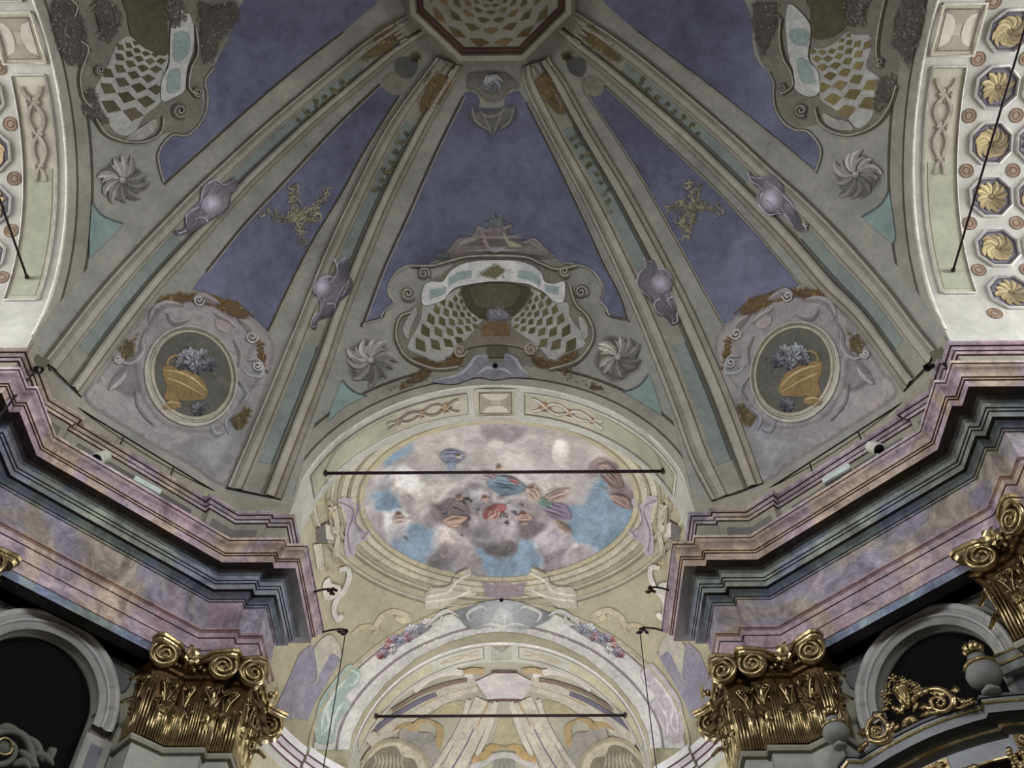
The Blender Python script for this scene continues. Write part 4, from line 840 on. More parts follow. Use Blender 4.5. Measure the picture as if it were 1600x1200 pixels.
# ================================================================== ARCH SOFFITS, COFFERS, CHANCEL FRESCO, APSE
def soffit(kind):
    def f(x, y, h):
        a = x/500.0; v = y/1000.0
        sx = max(-0.4999, min(0.4999, 0.5*math.sin(a))); z0 = 1.8+math.sqrt(.25-sx*sx) if abs(a) < 1.5707 else 1.8-(abs(a)-1.5708)*.5
        gz = zdome(math.hypot(1, sx), math.atan2(1, sx)) if abs(a) < 1.56 else z0
        k = 1-h/0.5; p = (sx*k, 1.8+(gz-1.8)*k)
        return {'F': (p[0], v, p[1]), 'R': (v, p[0], p[1]), 'L': (-v, p[0], p[1])}[kind]
    return f
for k in 'FRL': PMAP['soff'+k] = soffit(k)
def rect(x0, y0, x1, y1): return [(x0, y0), (x1, y0), (x1, y1), (x0, y1)]
for kd, par in (('F', ARCH['archF']), ('R', ARCH['armR']), ('L', ARCH['armL'])):
    S = 'soff'+kd; y0, y1 = 1014, 1124
    ribbon('soffit_edge', [(x, 1004) for x in np.linspace(-760, 760, 60)], 10, (222, 216, 198), 1, S, par, .003, smooth=False)
    ks = decal('keystone_panel', rect(-58, y0+6, 58, y1-6), (198, 190, 162), 1, S, par, False, 'painted_plaster', step=30)
    ribbon('keystone_frame', rect(-58, y0+6, 58, y1-6), 9, (214, 206, 182), 1.5, S, ks, .003, smooth=False, closed=True); ribbon('keystone_frame', rect(-47, y0+17, 47, y1-17), 3, (120, 110, 92), 2.5, S, ks, smooth=False, closed=True)
    for sg in (-1, 1):
        decal('keystone_fan', [(sg*46, y0+18), (sg*14, (y0+y1)/2-8), (sg*14, (y0+y1)/2+8), (sg*46, y1-18)], (176, 168, 142), 2, S, ks, False, 'painted_plaster', step=20)
        decal('keystone_lobe', [(x*40, (y0+y1)/2+sg*(36-30*(1-x*x)**.5*.9)) for x in np.linspace(-1, 1, 11)], (222, 214, 190), 2.2, S, ks, False, 'painted_plaster', step=14)
        xa, xb = 84, 640
        pn = decal('soffit_panel', rect(*( (xa, y0+16, xb, y1-16) if sg > 0 else (-xb, y0+16, -xa, y1-16))), (206, 198, 172), 1, S, par, False, 'painted_plaster', step=24)
        decal('olive_panel', rect(*( (300, y0+26, xb-12, y1-26) if sg > 0 else (-xb+12, y0+26, -300, y1-26))), (184, 186, 152), 2, S, pn, False, 'painted_plaster', step=24)
        fr = rect(sg*xa, y0+16, sg*xb, y1-16); fr = [p_ for i in range(4) for p_ in [(np.array(fr[i])+(np.array(fr[(i+1) % 4])-np.array(fr[i]))*t).tolist() for t in np.linspace(0, 1, 14, endpoint=False)]]
        ribbon('panel_frame', fr, 6, (224, 218, 204), 2, S, pn, .003, smooth=False, closed=True, col2=(150, 140, 126))
        for ph in (0, math.pi):
            path = [(sg*x, (y0+y1)/2+22*(1-(x-110)/420)*math.cos((x-110)/23.5+ph)) for x in np.linspace(108, 330, 60)]
            ribbon('guilloche_strand', path, 11, (228, 220, 198), 3+ph*.3, S, pn, .004, False, k=2, col2=(160, 148, 124))
        for i, x in enumerate((147, 220, 294)): rosette(sg*x, (y0+y1)/2, 18-3*i, 7, (206, 150, 84) if kd == 'F' else (196, 178, 148), pn, S, lay=3, curl=.2, name='guilloche_rosette', wid=.7, rise=.002)
# coffers of the two barrel vaults, traced on the right one
pts = [(1568, 48), (1562, 136), (1549, 224), (1550, 308), (1560, 388), (1580, 458)]
dots = [(1530, 92), (1515, 181), (1507, 267), (1512, 349), (1530, 422), (1560, 490)]
def to_par(x, y):
    q = cast(x, y, 'armR'); return math.atan2(q[1], q[2]-1.8)*500, q[0]*1000
CP = [to_par(*q) for q in pts]; DP = [to_par(*q) for q in dots]
CY = float(np.mean([q[1] for q in CP])); DYY = float(np.mean([q[1] for q in DP])); CA = [q[0] for q in CP]; DA = [q[0] for q in DP]
st = float(np.mean(np.diff(CA))); CA = [CA[0]-st*k for k in (3, 2, 1)]+CA; st2 = float(np.mean(np.diff(DA))); DA = [DA[0]-st2*k for k in (3, 2, 1)]+DA
PIT = 2*(CY-DYY)
def coffer(par, S, x, y, r, seed):
    o8 = [(x+r*math.cos(math.pi/8+k*math.pi/4), y+r*math.sin(math.pi/8+k*math.pi/4)) for k in range(8)]
    o = decal('coffer', o8, (132, 128, 140), 1, S, par, False, 'painted_plaster', step=r*.5)
    ribbon('coffer_frame', o8, r*.16, (232, 228, 222), 1.2, S, o, .006, smooth=False, closed=True, col2=(168, 160, 158)); ribbon('coffer_frame', [(x+(px-x)*.86, y+(py-y)*.86) for px, py in o8], r*.06, (104, 96, 104), 2, S, o, smooth=False, closed=True)
    rosette(x, y, r*.74, 12, (204, 178, 108), o, S, lay=2, curl=.25+.8*(seed % 2), name='coffer_rosette', wid=.40, seed=seed, center=(150, 122, 74), rise=.0012)
for kd, par in (('R', ARCH['armR']), ('L', ARCH['armL'])):
    for col_ in range(2 if kd == 'R' else 2):
        for i, a in enumerate(CA): coffer(par, 'soff'+kd, a, CY+col_*PIT*1.0, st*.40 if st > 0 else -st*.40, i+col_)
        for i, a in enumerate(DA):
            o = decal('small_roundel', ellipse(a, DYY+col_*PIT, abs(st)*.13, abs(st)*.13, n=18), (176, 146, 112), 1, 'soff'+kd, par, step=8)
            for k_ in (.95, .5): ribbon('roundel_ring', ellipse(a, DYY+col_*PIT, abs(st)*.13*k_, abs(st)*.13*k_, n=18), 2.2, (140, 108, 82), 2, 'soff'+kd, o, closed=True, k=2)

# ---------------- chancel
CUR_SURF = 'bay'
cH, cI = crop(420, 580, .45), crop(400, 860, .4875)
for i, (g_, c_, w_) in enumerate(((190, (164, 154, 120), 2.5), (172, (206, 200, 174), 3), (130, (160, 150, 118), 2.5), (112, (204, 198, 170), 3), (86, (170, 160, 124), 5), (70, (202, 196, 168), 9), (52, (166, 154, 112), 4), (36, (206, 200, 172), 10), (20, (160, 148, 104), 4), (8, (198, 188, 146), 8))):
    ribbon('oval_moulding', ellipse(*cH([(800, 445)])[0], (472+g_)*.45, (272+g_*.62)*.45, n=56), w_, c_, 2+i*.4, 'bay', bay, .003, closed=True, k=3)
# the sky of the fresco: loose patches of blue and banks of cloud, brushed into the colours of one dense mesh
def fbm(P, scale, octaves=5, seed=0):
    out = np.zeros(len(P)); amp = 1.0; tot = 0.0
    for o_ in range(octaves):
        g = np.random.default_rng(seed*17+o_).random((64, 64)); q = P/scale*2**o_; i = np.floor(q).astype(int); f = q-i; f = f*f*(3-2*f); i0, i1 = i % 64, (i+1) % 64
        v = (g[i0[:, 0], i0[:, 1]]*(1-f[:, 0])+g[i1[:, 0], i0[:, 1]]*f[:, 0])*(1-f[:, 1])+(g[i0[:, 0], i1[:, 1]]*(1-f[:, 0])+g[i1[:, 0], i1[:, 1]]*f[:, 0])*f[:, 1]
        out += v*amp; tot += amp; amp *= .55
    return out/tot
def soft_mask(Q, poly, w):
    poly = np.array(crom(poly)); B = resample(np.vstack([poly, poly[:1]]), 160); d = np.sqrt(np.array([((B-q)**2).sum(1).min() for q in Q])); d = np.where(inside(Q, poly), d, -d); t = np.clip((d+w)/(2*w), 0, 1); return t*t*(3-2*t)
def sky_colours(P):
    H_ = (np.array(P)-np.array([420, 580]))/.45
    wx = fbm(H_, 90, 5, 1)-.5; wy = fbm(H_, 90, 5, 2)-.5; Q = H_+np.stack([wx, wy], 1)*70
    n1 = fbm(H_, 120, 6, 3); n2 = fbm(Q, 46, 5, 4); c = np.array([212, 203, 203.0])*(0.70+.55*n1)[:, None]
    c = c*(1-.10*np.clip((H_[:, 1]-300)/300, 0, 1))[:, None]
    warm = np.clip((fbm(H_, 200, 3, 9)-.5)*3, 0, 1)[:, None]; c = c*(1-warm*np.array([0.0, .04, .09]))
    for pts in SKYP:
        m = soft_mask(Q, pts, 13)[:, None]; c = c*(1-m)+m*np.array([136, 168, 200.0])*(0.82+.36*n2)[:, None]
    for pts, col in CL:
        pc = np.array(pts, float); cy_ = pc[:, 1].mean(); hh = max(20, np.ptp(pc[:, 1])/2)
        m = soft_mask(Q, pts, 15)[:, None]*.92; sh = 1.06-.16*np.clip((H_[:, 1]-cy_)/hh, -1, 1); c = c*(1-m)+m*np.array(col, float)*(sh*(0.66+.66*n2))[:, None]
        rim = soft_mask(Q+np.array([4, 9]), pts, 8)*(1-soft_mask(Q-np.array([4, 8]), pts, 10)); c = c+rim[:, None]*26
    return np.clip(c, 0, 255)
SKYP = [[(345, 420), (400, 400), (450, 440), (466, 500), (430, 520), (400, 490), (362, 482)], [(430, 570), (520, 540), (590, 560), (562, 620), (532, 682), (470, 680), (420, 622)], [(690, 600), (740, 610), (850, 580), (930, 568), (952, 620), (932, 692), (862, 710), (760, 702), (720, 650)], [(1050, 460), (1110, 450), (1130, 390), (1162, 370), (1182, 440), (1262, 480), (1262, 560), (1200, 632), (1120, 632), (1060, 590), (1040, 520)], [(395, 300), (430, 260), (480, 235), (450, 290), (410, 320)], [(590, 670), (640, 640), (660, 690), (620, 705)]]
CL = [([(540, 510), (580, 480), (600, 440), (650, 400), (700, 382), (760, 400), (800, 440), (860, 430), (930, 430), (952, 470), (1000, 520), (1042, 572), (1052, 620), (1000, 662), (940, 690), (942, 602), (862, 580), (852, 620), (780, 632), (700, 602), (690, 570), (590, 562), (545, 540)], (158, 146, 154)),
      ([(590, 560), (690, 600), (722, 650), (690, 692), (600, 700), (530, 682), (562, 620)], (164, 152, 154)), ([(1125, 310), (1180, 298), (1240, 370), (1265, 450), (1240, 470), (1190, 442), (1172, 372), (1122, 352)], (134, 114, 116)),
      ([(728, 180), (800, 172), (890, 180), (872, 225), (812, 246), (750, 215)], (168, 156, 164)), ([(335, 470), (380, 490), (430, 520), (410, 570), (430, 620), (390, 600), (350, 540)], (160, 150, 158)), ([(400, 520), (450, 490), (500, 515), (490, 560), (440, 592), (405, 560)], (210, 208, 212)),
      ([(1040, 640), (1100, 620), (1190, 650), (1120, 690), (1000, 710), (940, 690), (990, 650)], (172, 160, 170)), ([(950, 560), (1010, 550), (1050, 590), (1040, 640), (980, 660), (930, 630)], (178, 166, 178)), ([(560, 470), (620, 440), (690, 450), (700, 500), (640, 540), (570, 530)], (126, 114, 118)), ([(700, 520), (780, 500), (850, 530), (860, 580), (790, 600), (720, 580)], (174, 164, 176)), ([(860, 500), (920, 500), (960, 540), (930, 570), (870, 560)], (140, 126, 134)), ([(700, 575), (780, 585), (850, 575), (850, 615), (780, 632), (710, 608)], (130, 120, 124)), ([(1010, 235), (1045, 260), (1030, 320), (1060, 345), (1035, 355), (1005, 300)], (216, 210, 210)), ([(470, 330), (520, 350), (520, 390), (460, 400), (440, 360)], (222, 216, 216)), ([(540, 620), (600, 590), (660, 610), (640, 660), (560, 670)], (142, 130, 136)), ([(440, 400), (520, 380), (580, 420), (560, 470), (480, 470)], (206, 196, 196)), ([(360, 360), (430, 330), (450, 390), (390, 400)], (186, 178, 186))]
P_, F_ = fill(crom(ellipse(*cH([(800, 445)])[0], 472*.45, 272*.45, n=60), True, 2), 2.6)
V_ = cast_all(P_, 'bay', 4*STEP)
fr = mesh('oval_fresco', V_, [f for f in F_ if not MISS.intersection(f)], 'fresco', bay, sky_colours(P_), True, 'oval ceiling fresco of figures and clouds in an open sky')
def F(name, pts, col, lay, shade=None, step=4, feather=13): return decal(name, cH(pts), col, lay, 'bay', fr, True, 'fresco', shade, step, feather=feather)
F('halo_cloud', [(676, 410), (700, 388), (745, 384), (782, 412), (784, 446), (740, 456), (690, 450)], (214, 208, 216), 9, shade=bulge(*cH([(730, 415)])[0], 26, 1.1, .86), step=5)
F('white_drapery', [(790, 440), (830, 425), (860, 452), (942, 478), (920, 502), (842, 490), (800, 470)], (214, 212, 216), 9, step=5)
FIG = [('painted_saint', [('blue_robe', [(752, 372), (790, 352), (850, 360), (890, 385), (900, 410), (830, 432), (770, 410)], (118, 142, 162)), ('cope', [(735, 330), (760, 345), (800, 355), (780, 372), (740, 350)], (168, 140, 156)), ('head', ellipse(800, 330, 13, 15, n=10), (200, 168, 150)), ('arm', [(830, 360), (880, 380), (876, 390), (826, 372)], (190, 120, 126))]),
       ('painted_figure_in_red', [('red_cloak', [(738, 488), (770, 458), (822, 452), (826, 480), (782, 500), (750, 516)], (170, 88, 92)), ('torso', [(762, 470), (800, 462), (806, 500), (780, 520), (756, 500)], (206, 170, 156)), ('head', ellipse(752, 436, 16, 17, n=10), (206, 166, 150)), ('wing', [(790, 430), (830, 425), (810, 450)], (226, 220, 220))]),
       ('painted_angel_with_purple_skirt', [('purple_skirt', [(940, 455), (990, 445), (1040, 462), (1058, 510), (1000, 512), (955, 485)], (146, 130, 158)), ('green_sash', [(930, 430), (985, 440), (990, 470), (945, 465)], (130, 160, 152)), ('torso', [(890, 400), (930, 390), (950, 430), (930, 450), (900, 435)], (204, 176, 160)), ('head', ellipse(918, 402, 17, 18, n=10), (204, 172, 150)), ('wing', [(955, 432), (1000, 405), (1056, 398), (1030, 442), (985, 452)], (190, 158, 156)), ('leg', [(990, 505), (1040, 530), (1064, 565), (1050, 570), (1020, 540), (985, 518)], (200, 164, 150))]),
       ('painted_reclining_angel', [('ochre_drapery', [(596, 512), (640, 490), (694, 500), (680, 520), (640, 545), (610, 530)], (196, 156, 138)), ('head', ellipse(660, 438, 15, 16, n=10), (186, 154, 144)), ('dark_cloak', [(640, 440), (680, 450), (700, 490), (650, 500), (620, 470)], (132, 116, 120))]),
       ('painted_putto', [('body', [(860, 500), (890, 480), (920, 500), (905, 520), (870, 520)], (206, 168, 150)), ('head', ellipse(884, 492, 15, 15, n=10), (200, 152, 132))]),
       ('painted_cherub_on_cloud', [('cloud', [(585, 285), (610, 262), (650, 262), (684, 280), (676, 308), (620, 322), (595, 306)], (136, 140, 164)), ('head', ellipse(658, 288, 14, 13, n=10), (206, 190, 186)), ('wing', [(620, 300), (650, 305), (645, 335), (615, 340)], (156, 176, 204))]),
       ('painted_cherubs_at_left', [('body', [(420, 505), (450, 492), (480, 505), (470, 525), (430, 528)], (206, 184, 178)), ('head', ellipse(448, 494, 13, 13, n=10), (206, 176, 168))]),
       ('painted_dark_angel', [('cloak', [(1140, 320), (1180, 310), (1225, 350), (1240, 400), (1190, 400), (1160, 360)], (152, 126, 122)), ('wing', [(1180, 420), (1250, 430), (1266, 480), (1210, 460)], (176, 142, 136))])]
parts = []
for nm, ps in FIG:
    for i, (pn, pts, c_) in enumerate(ps):
        F(nm+'_'+pn, pts, c_, 10+i*.5, shade=(lambda x, y, p=np.mean(cH(pts), 0): 1.1-0.012*(y-p[1])), step=2.0, feather=5.0 if pn != 'head' else 3.0)
        if pn != 'head': folds(cH(pts), c_, 6, 12.5+i*.3, 'bay', fr, parts, 4.2)
        else: F(nm+'_hair', [(x, y) for x, y in blob(np.mean([q[0] for q in pts])-3, np.mean([q[1] for q in pts])-7, 13, 9, 8, .2)], (128, 100, 84), 12.8, step=2.2, feather=3)
flush('figure_folds', parts, fr)
parts = []; rr = random.Random(21)
REG = [(640, 900, 380, 560, 90), (880, 1060, 390, 560, 40), (560, 720, 420, 560, 36), (1120, 1260, 310, 480, 36), (540, 1040, 560, 700, 60), (350, 500, 380, 600, 40), (420, 1150, 210, 380, 90), (600, 690, 260, 330, 10)]
for x0, x1, y0, y1, cnt in REG:
    for k in range(cnt):
        x, y = rr.uniform(x0, x1), rr.uniform(y0, y1)
        if ((x-800)/455)**2+((y-445)/258)**2 > 1: continue
        a = rr.uniform(-.9, 1.2); ln = rr.uniform(12, 34); bd = rr.uniform(-12, 12); up_ = y < 380
        c_ = rr.choice([(222, 214, 214), (210, 200, 204), (196, 184, 190), (186, 174, 180)] if up_ else [(222, 214, 214), (206, 196, 200), (140, 130, 138), (156, 144, 150), (196, 176, 168), (178, 168, 184)])
        ribbon('', cH([(x-ln*math.cos(a), y-ln*math.sin(a)), (x+bd*math.sin(a), y-bd*math.cos(a)), (x+ln*math.cos(a), y+ln*math.sin(a))]), rr.uniform(5, 12), c_, 9+k*.006, 'bay', fr, 0, 'both', join_to=parts, k=4, soft=rr.uniform(.2, .42))
flush('brush_strokes', parts, fr)
for MIR in (False, True):
    sd = 'right' if MIR else 'left'
    sh = decal('lilac_shield', cH([(235, 442), (280, 436), (300, 462), (322, 440), (332, 460), (300, 510), (310, 552), (354, 546), (340, 582), (302, 600), (292, 640), (266, 642), (258, 590), (265, 500)]), (190, 180, 196), 7, 'bay', bay, label='lilac strapwork at the %s of the oval fresco' % sd)
    for pth in ([(240, 450), (290, 480), (270, 560), (280, 630)], [(310, 460), (296, 520), (330, 560)], [(345, 550), (320, 580)]): ribbon('strapwork_line', cH(pth), 3, (150, 138, 158), 8, 'bay', sh)
    for pts, c_ in (([(160, 545), (200, 520), (215, 545), (200, 590), (165, 590)], (120, 112, 112)), ([(192, 528), (228, 540), (222, 580), (196, 582)], (216, 212, 200)), ([(200, 470), (232, 462), (246, 540), (240, 640), (215, 650), (228, 580), (222, 510)], (200, 192, 162)), ([(150, 600), (180, 595), (190, 690), (165, 690)], (206, 198, 170))): decal('broken_pier', cH(pts), c_, 6, 'bay', bay, False)
    for pth in ([(235, 470), (250, 530), (240, 560)], [(180, 600), (215, 610), (225, 660)], [(205, 480), (216, 560), (232, 570)]): ribbon('pier_moulding', cH(pth), 4, (168, 158, 126), 8, 'bay', bay)
    lump_pts = (([(165, 480), (190, 450), (225, 440), (215, 470), (180, 500)], (204, 178, 116)), ([(185, 690), (230, 670), (265, 665), (250, 690), (210, 700)], (208, 182, 120)))
    for i, (pts, c_) in enumerate(lump_pts):
        parts = []; rr = random.Random(i+5)
        for k in range(16):
            q = cH([(rr.uniform(min(p[0] for p in pts), max(p[0] for p in pts)), rr.uniform(min(p[1] for p in pts), max(p[1] for p in pts)))])[0]; a = rr.uniform(0, 6.28)
            ribbon('', [(q[0]-4*math.cos(a), q[1]-4*math.sin(a)), (q[0]+1.5, q[1]), (q[0]+4*math.cos(a), q[1]+4*math.sin(a))], 3, tuple(np.array(c_)*rr.uniform(.8, 1.1)), 9, 'bay', bay, 0, 'both', join_to=parts, k=3, soft=1.0)
        flush('gilt_foliage', parts, bay)
    ribbon('white_scroll', cH([(240, 690), (268, 684), (276, 712), (258, 760), (232, 790), (222, 830), (236, 862), (250, 845)]), 8, (226, 222, 212), 8, 'bay', bay, .003)
    decal('white_drapery', cH([(185, 735), (205, 715), (215, 735), (245, 745), (240, 780), (190, 790)]), (224, 218, 204), 7, 'bay', bay)
    pd = decal('broken_pediment', cH([(540, 826), (540, 772), (566, 745), (622, 736), (642, 700), (692, 676), (716, 716), (738, 748), (716, 776), (662, 784), (600, 824)]), (206, 199, 176), 6, 'bay', bay, False, label='pale broken pediment on the %s of the shell cartouche' % sd)
    for pth in ([(545, 780), (620, 765), (650, 730), (700, 700)], [(545, 800), (640, 785), (700, 760)]): ribbon('pediment_moulding', cH(pth), 4, (232, 226, 208), 8, 'bay', pd, .003); 
    ribbon('pediment_moulding', cH([(566, 748), (622, 740), (645, 704), (692, 680)]), 3, (140, 130, 112), 8, 'bay', pd)
    # band round the second arch: marbled white with scrolls
    bo = cI([(170, 640), (178, 590), (205, 515), (255, 435), (335, 352), (440, 272), (560, 212), (650, 182), (795, 168)]); bi = cI([(300, 640), (308, 590), (345, 515), (415, 428), (515, 346), (615, 296), (715, 268), (800, 260)])
    decal('marbled_band', bo+bi[::-1], (218, 216, 214), 3, 'bay', bay, False, 'fresco', label='whitish marbled band round the %s half of the second arch' % sd)
    ribbon('band_moulding', bo, 6, (196, 184, 146), 4, 'bay', bay, .004); ribbon('band_moulding', [(x+4, y+5) for x, y in bo], 3, (150, 134, 112), 4.5, 'bay', bay)
    ribbon('band_moulding', cI([(255, 640), (268, 570), (310, 490), (380, 408), (480, 330), (590, 278), (700, 246), (800, 236)]), 4, (150, 134, 138), 5, 'bay', bay)
    pl = decal('lilac_panel', cI([(62, 505), (100, 420), (135, 335), (172, 302), (215, 330), (282, 330), (240, 402), (192, 482), (162, 546), (122, 536), (90, 545)]), (160, 154, 178), 3, 'bay', bay, False, label='lilac wall panel %s of the second arch' % sd)
    decal('panel_ornament', cI([(185, 310), (230, 270), (262, 300), (270, 345), (240, 330), (215, 370), (196, 400), (188, 350)]), (206, 200, 182), 5, 'bay', pl); ribbon('panel_scroll', cI([(195, 395), (190, 420), (165, 430)]), 4, (186, 180, 170), 6, 'bay', pl, 0, True)
    ribbon('ochre_scroll', cI([(380, 250), (400, 215), (440, 195), (490, 215), (470, 225), (445, 212)]), 9, (214, 202, 160), 5, 'bay', bay, .003); ribbon('ochre_scroll', cI([(300, 270), (340, 245), (390, 250), (370, 270)]), 8, (206, 190, 144), 5, 'bay', bay, .003, 'both')
    ft = decal('scrolled_footing', cI([(188, 610), (196, 500), (238, 430), (275, 385), (300, 366), (332, 390), (322, 430), (284, 470), (300, 500), (255, 560), (246, 615)]), (168, 192, 184) if not MIR else (196, 184, 198), 6, 'bay', bay, label='%s rocaille at the foot of the second arch' % ('pale green' if not MIR else 'pale mauve'))
    for pth in ([(205, 590), (215, 520), (255, 450), (300, 400)], [(240, 600), (245, 540), (280, 480)], [(300, 380), (325, 400), (310, 430), (285, 425)], [(200, 600), (230, 560), (222, 500), (250, 470)]): ribbon('footing_scroll', cI(pth), 5, (206, 222, 216) if not MIR else (222, 214, 224), 7, 'bay', ft, .002, 'both')
    parts = []; rr = random.Random(11)
    ga = [cI([(405, 330), (470, 282), (545, 240)]), cI([(400, 320), (440, 300), (480, 275)])][0]
    gar = decal('flower_garland', cI([(392, 330), (430, 285), (500, 248), (556, 228), (560, 248), (510, 282), (460, 308), (410, 345)]), (150, 150, 160), 6, 'bay', bay, label='painted flower garland on the %s of the second arch' % sd)
    for q in resample(crom(ga, False), 9):
        for _ in range(2): rosette(q[0]+rr.uniform(-7, 7), q[1]+rr.uniform(-6, 6), rr.uniform(4.5, 8), 6, rr.choice([(206, 150, 160), (226, 222, 226), (168, 186, 214), (178, 160, 190), (190, 110, 120)]), gar, 'bay', lay=7+rr.random(), curl=.3, name='painted_flower', wid=.8, seed=rr.randint(0, 99), rise=.001)
MIR = False
decal('lilac_plaque', cH([(735, 725), (775, 738), (810, 715), (850, 738), (897, 730), (882, 775), (810, 792), (758, 782)]), (164, 146, 156), 8, 'bay', bay, False, label='lilac plaque above the grey shell cartouche')
gs = decal('grey_cartouche', cH([(640, 838), (700, 812), (745, 800), (810, 792), (880, 802), (935, 822), (985, 850), (930, 884), (862, 897), (810, 890), (742, 897), (690, 888), (664, 862)]), (164, 170, 176), 9, 'bay', bay, True, 'fresco', bulge(*cH([(812, 845)])[0], 60, 1.25, .82), label='silver grey shell cartouche at the head of the second arch')
decal('cartouche_boss', ellipse(*cH([(815, 846)])[0], 24, 12, n=18), (206, 210, 214), 10, 'bay', gs, step=4, shade=bulge(*cH([(812, 842)])[0], 26, 1.1, .8))
for pth in ([(700, 870), (690, 840), (740, 815), (760, 835)], [(930, 870), (945, 840), (890, 815), (868, 838)], [(720, 890), (770, 875), (810, 885), (860, 875), (910, 888)], [(660, 850), (620, 830), (580, 850), (540, 890)], [(970, 850), (1010, 830), (1050, 850), (1085, 885)], [(600, 845), (590, 870), (560, 880)], [(1030, 845), (1040, 872), (1066, 880)]): ribbon('cartouche_scroll', cH(pth), 6, (206, 206, 204), 11, 'bay', gs, .003, 'both')
decal('vent_hole', ellipse(*cH([(808, 792)])[0], 3, 3, n=10), (14, 12, 12), 13, 'bay', bay, step=3)
# soffit of the second arch
def soff2(x, y, h):
    a = x/470.0; return ((0.47-h)*math.sin(a), y/1000.0, 1.775+(0.47-h)*math.cos(a))
PMAP['soff2'] = soff2
decal('keystone_panel', rect(-36, 2104, 36, 2186), (190, 186, 168), 1, 'soff2', arch_two, False, 'painted_plaster', step=20); ribbon('keystone_frame', rect(-40, 2100, 40, 2190), 6, (222, 216, 202), 2, 'soff2', arch_two, .003, smooth=False, closed=True)
decal('keystone_fan', [(-34, 2110), (-8, 2145), (8, 2145), (34, 2110)], (160, 154, 140), 2, 'soff2', arch_two, False, step=20)
ribbon('soffit_edge', [(x, 2096) for x in np.linspace(-690, 690, 60)], 10, (232, 230, 226), 1, 'soff2', arch_two, .004, smooth=False)
for sg in (-1, 1):
    ribbon('panel_frame', rect(sg*62, 2112, sg*640, 2178)[:1]+[(sg*x, 2112) for x in np.linspace(62, 640, 20)]+[(sg*x, 2178) for x in np.linspace(640, 62, 20)], 4, (160, 150, 130), 1, 'soff2', arch_two, smooth=False, closed=True)
    ribbon('olive_panel', [(sg*x, 2145) for x in np.linspace(250, 630, 20)], 44, (206, 200, 156), .6, 'soff2', arch_two, smooth=False)
    for ph in (0, math.pi): ribbon('guilloche_strand', [(sg*x, 2145+14*(1-(x-80)/300)*math.cos((x-80)/30+ph)) for x in np.linspace(80, 220, 24)], 6, (226, 200, 150), 2, 'soff2', arch_two, .002, k=2)

# ---------------- apse
CUR_SURF = 'apse'
cQ = crop(560, 1020, .2875)
def Ap(name, pts, col, lay, sm=False, par=apse, **k): return decal(name, cQ(pts), col, lay, 'apse', par, sm, 'fresco', step=8, **k)
md = Ap('crown_medallion', [(635, 150), (700, 120), (730, 105), (865, 105), (900, 125), (958, 155), (890, 248), (705, 248)], (222, 214, 220), 6, label='pale lilac six sided medallion at the crown of the apse')
for pth in ([(705, 252), (890, 252)], [(722, 98), (865, 98)]): ribbon('medallion_edge', cQ(pth), 3, (120, 84, 84), 7, 'apse', md, smooth=False)
for MIR in (False, True):
    bands = [([(640, 165), (540, 195), (430, 250), (300, 320), (180, 400), (60, 500)], 24, (214, 206, 186)), ([(640, 172), (540, 200), (430, 240), (330, 290)], 9, (198, 172, 118)), ([(425, 225), (330, 265), (240, 315), (160, 365), (90, 420)], 9, (128, 122, 148)),
             ([(690, 255), (640, 380), (580, 500), (510, 640)], 34, (216, 208, 186)), ([(705, 262), (672, 330), (645, 392)], 14, (196, 168, 112)), ([(625, 410), (570, 520), (500, 640)], 11, (128, 118, 150)), ([(600, 250), (560, 380), (470, 540), (400, 640)], 8, (222, 214, 194)), ([(750, 260), (710, 400), (660, 520), (610, 640)], 8, (226, 220, 202)), ([(590, 145), (480, 165), (330, 220), (180, 310)], 6, (150, 128, 110)), ([(620, 120), (520, 100), (400, 125), (300, 200)], 10, (236, 230, 222)), ([(680, 100), (620, 92), (560, 110)], 10, (212, 178, 120))]
    for i, (pth, w_, c_) in enumerate(bands): ribbon('apse_rib' if w_ > 20 else 'rib_band', cQ(pth), w_, c_, 2+i*.35, 'apse', apse, .004 if w_ > 6 else 0)
    lt = Ap('lunette', [(10, 620), (40, 570), (90, 500), (160, 475), (240, 478), (320, 520), (370, 580), (385, 660), (385, 720), (10, 720)], (222, 212, 178), 4, True, label='arched lunette at the foot of the apse vault')
    Ap('lunette_picture', [(20, 620), (70, 560), (120, 520), (200, 505), (235, 560), (300, 580), (330, 660), (330, 720), (20, 720)], (150, 144, 116), 5, True, lt)
    for k in range(8): ribbon('lunette_spray', cQ([(60+k*26, 640), (90+k*20, 590), (80+k*22, 550)]), 4, (196, 188, 160), 6, 'apse', lt, 0, 'both')
    ribbon('lunette_arch', cQ([(15, 600), (60, 530), (130, 480), (220, 475), (310, 515), (370, 590), (382, 700)]), 7, (190, 178, 140), 6, 'apse', lt, .006)
    Ap('grey_rocaille', [(230, 410), (300, 400), (330, 430), (400, 440), (440, 520), (450, 600), (400, 600), (350, 540), (280, 480), (220, 470)], (176, 170, 166), 5, True)
    for pth in ([(180, 420), (240, 390), (300, 400), (330, 370), (390, 360)], [(390, 365), (440, 410), (435, 480), (440, 520)]): ribbon('gilt_scroll', cQ(pth), 12, (200, 168, 104), 6, 'apse', apse, .004, 'both')
    for i, pth in enumerate(([(620, 605), (640, 570), (690, 560), (720, 515), (800, 510)],)): ribbon('gilt_scroll', cQ(pth), 16, (204, 166, 92), 6, 'apse', apse, .004, 'both')
    ribbon('grey_scroll', cQ([(610, 600), (640, 610), (690, 590), (740, 560), (800, 552)]), 10, (206, 204, 204), 6.5, 'apse', apse, .003)
    for x in (750, 775, 800): ribbon('grey_scroll', cQ([(x, 570), (x-6, 610), (x-10, 660)]), 4, (150, 148, 150), 7, 'apse', apse)
MIR = False
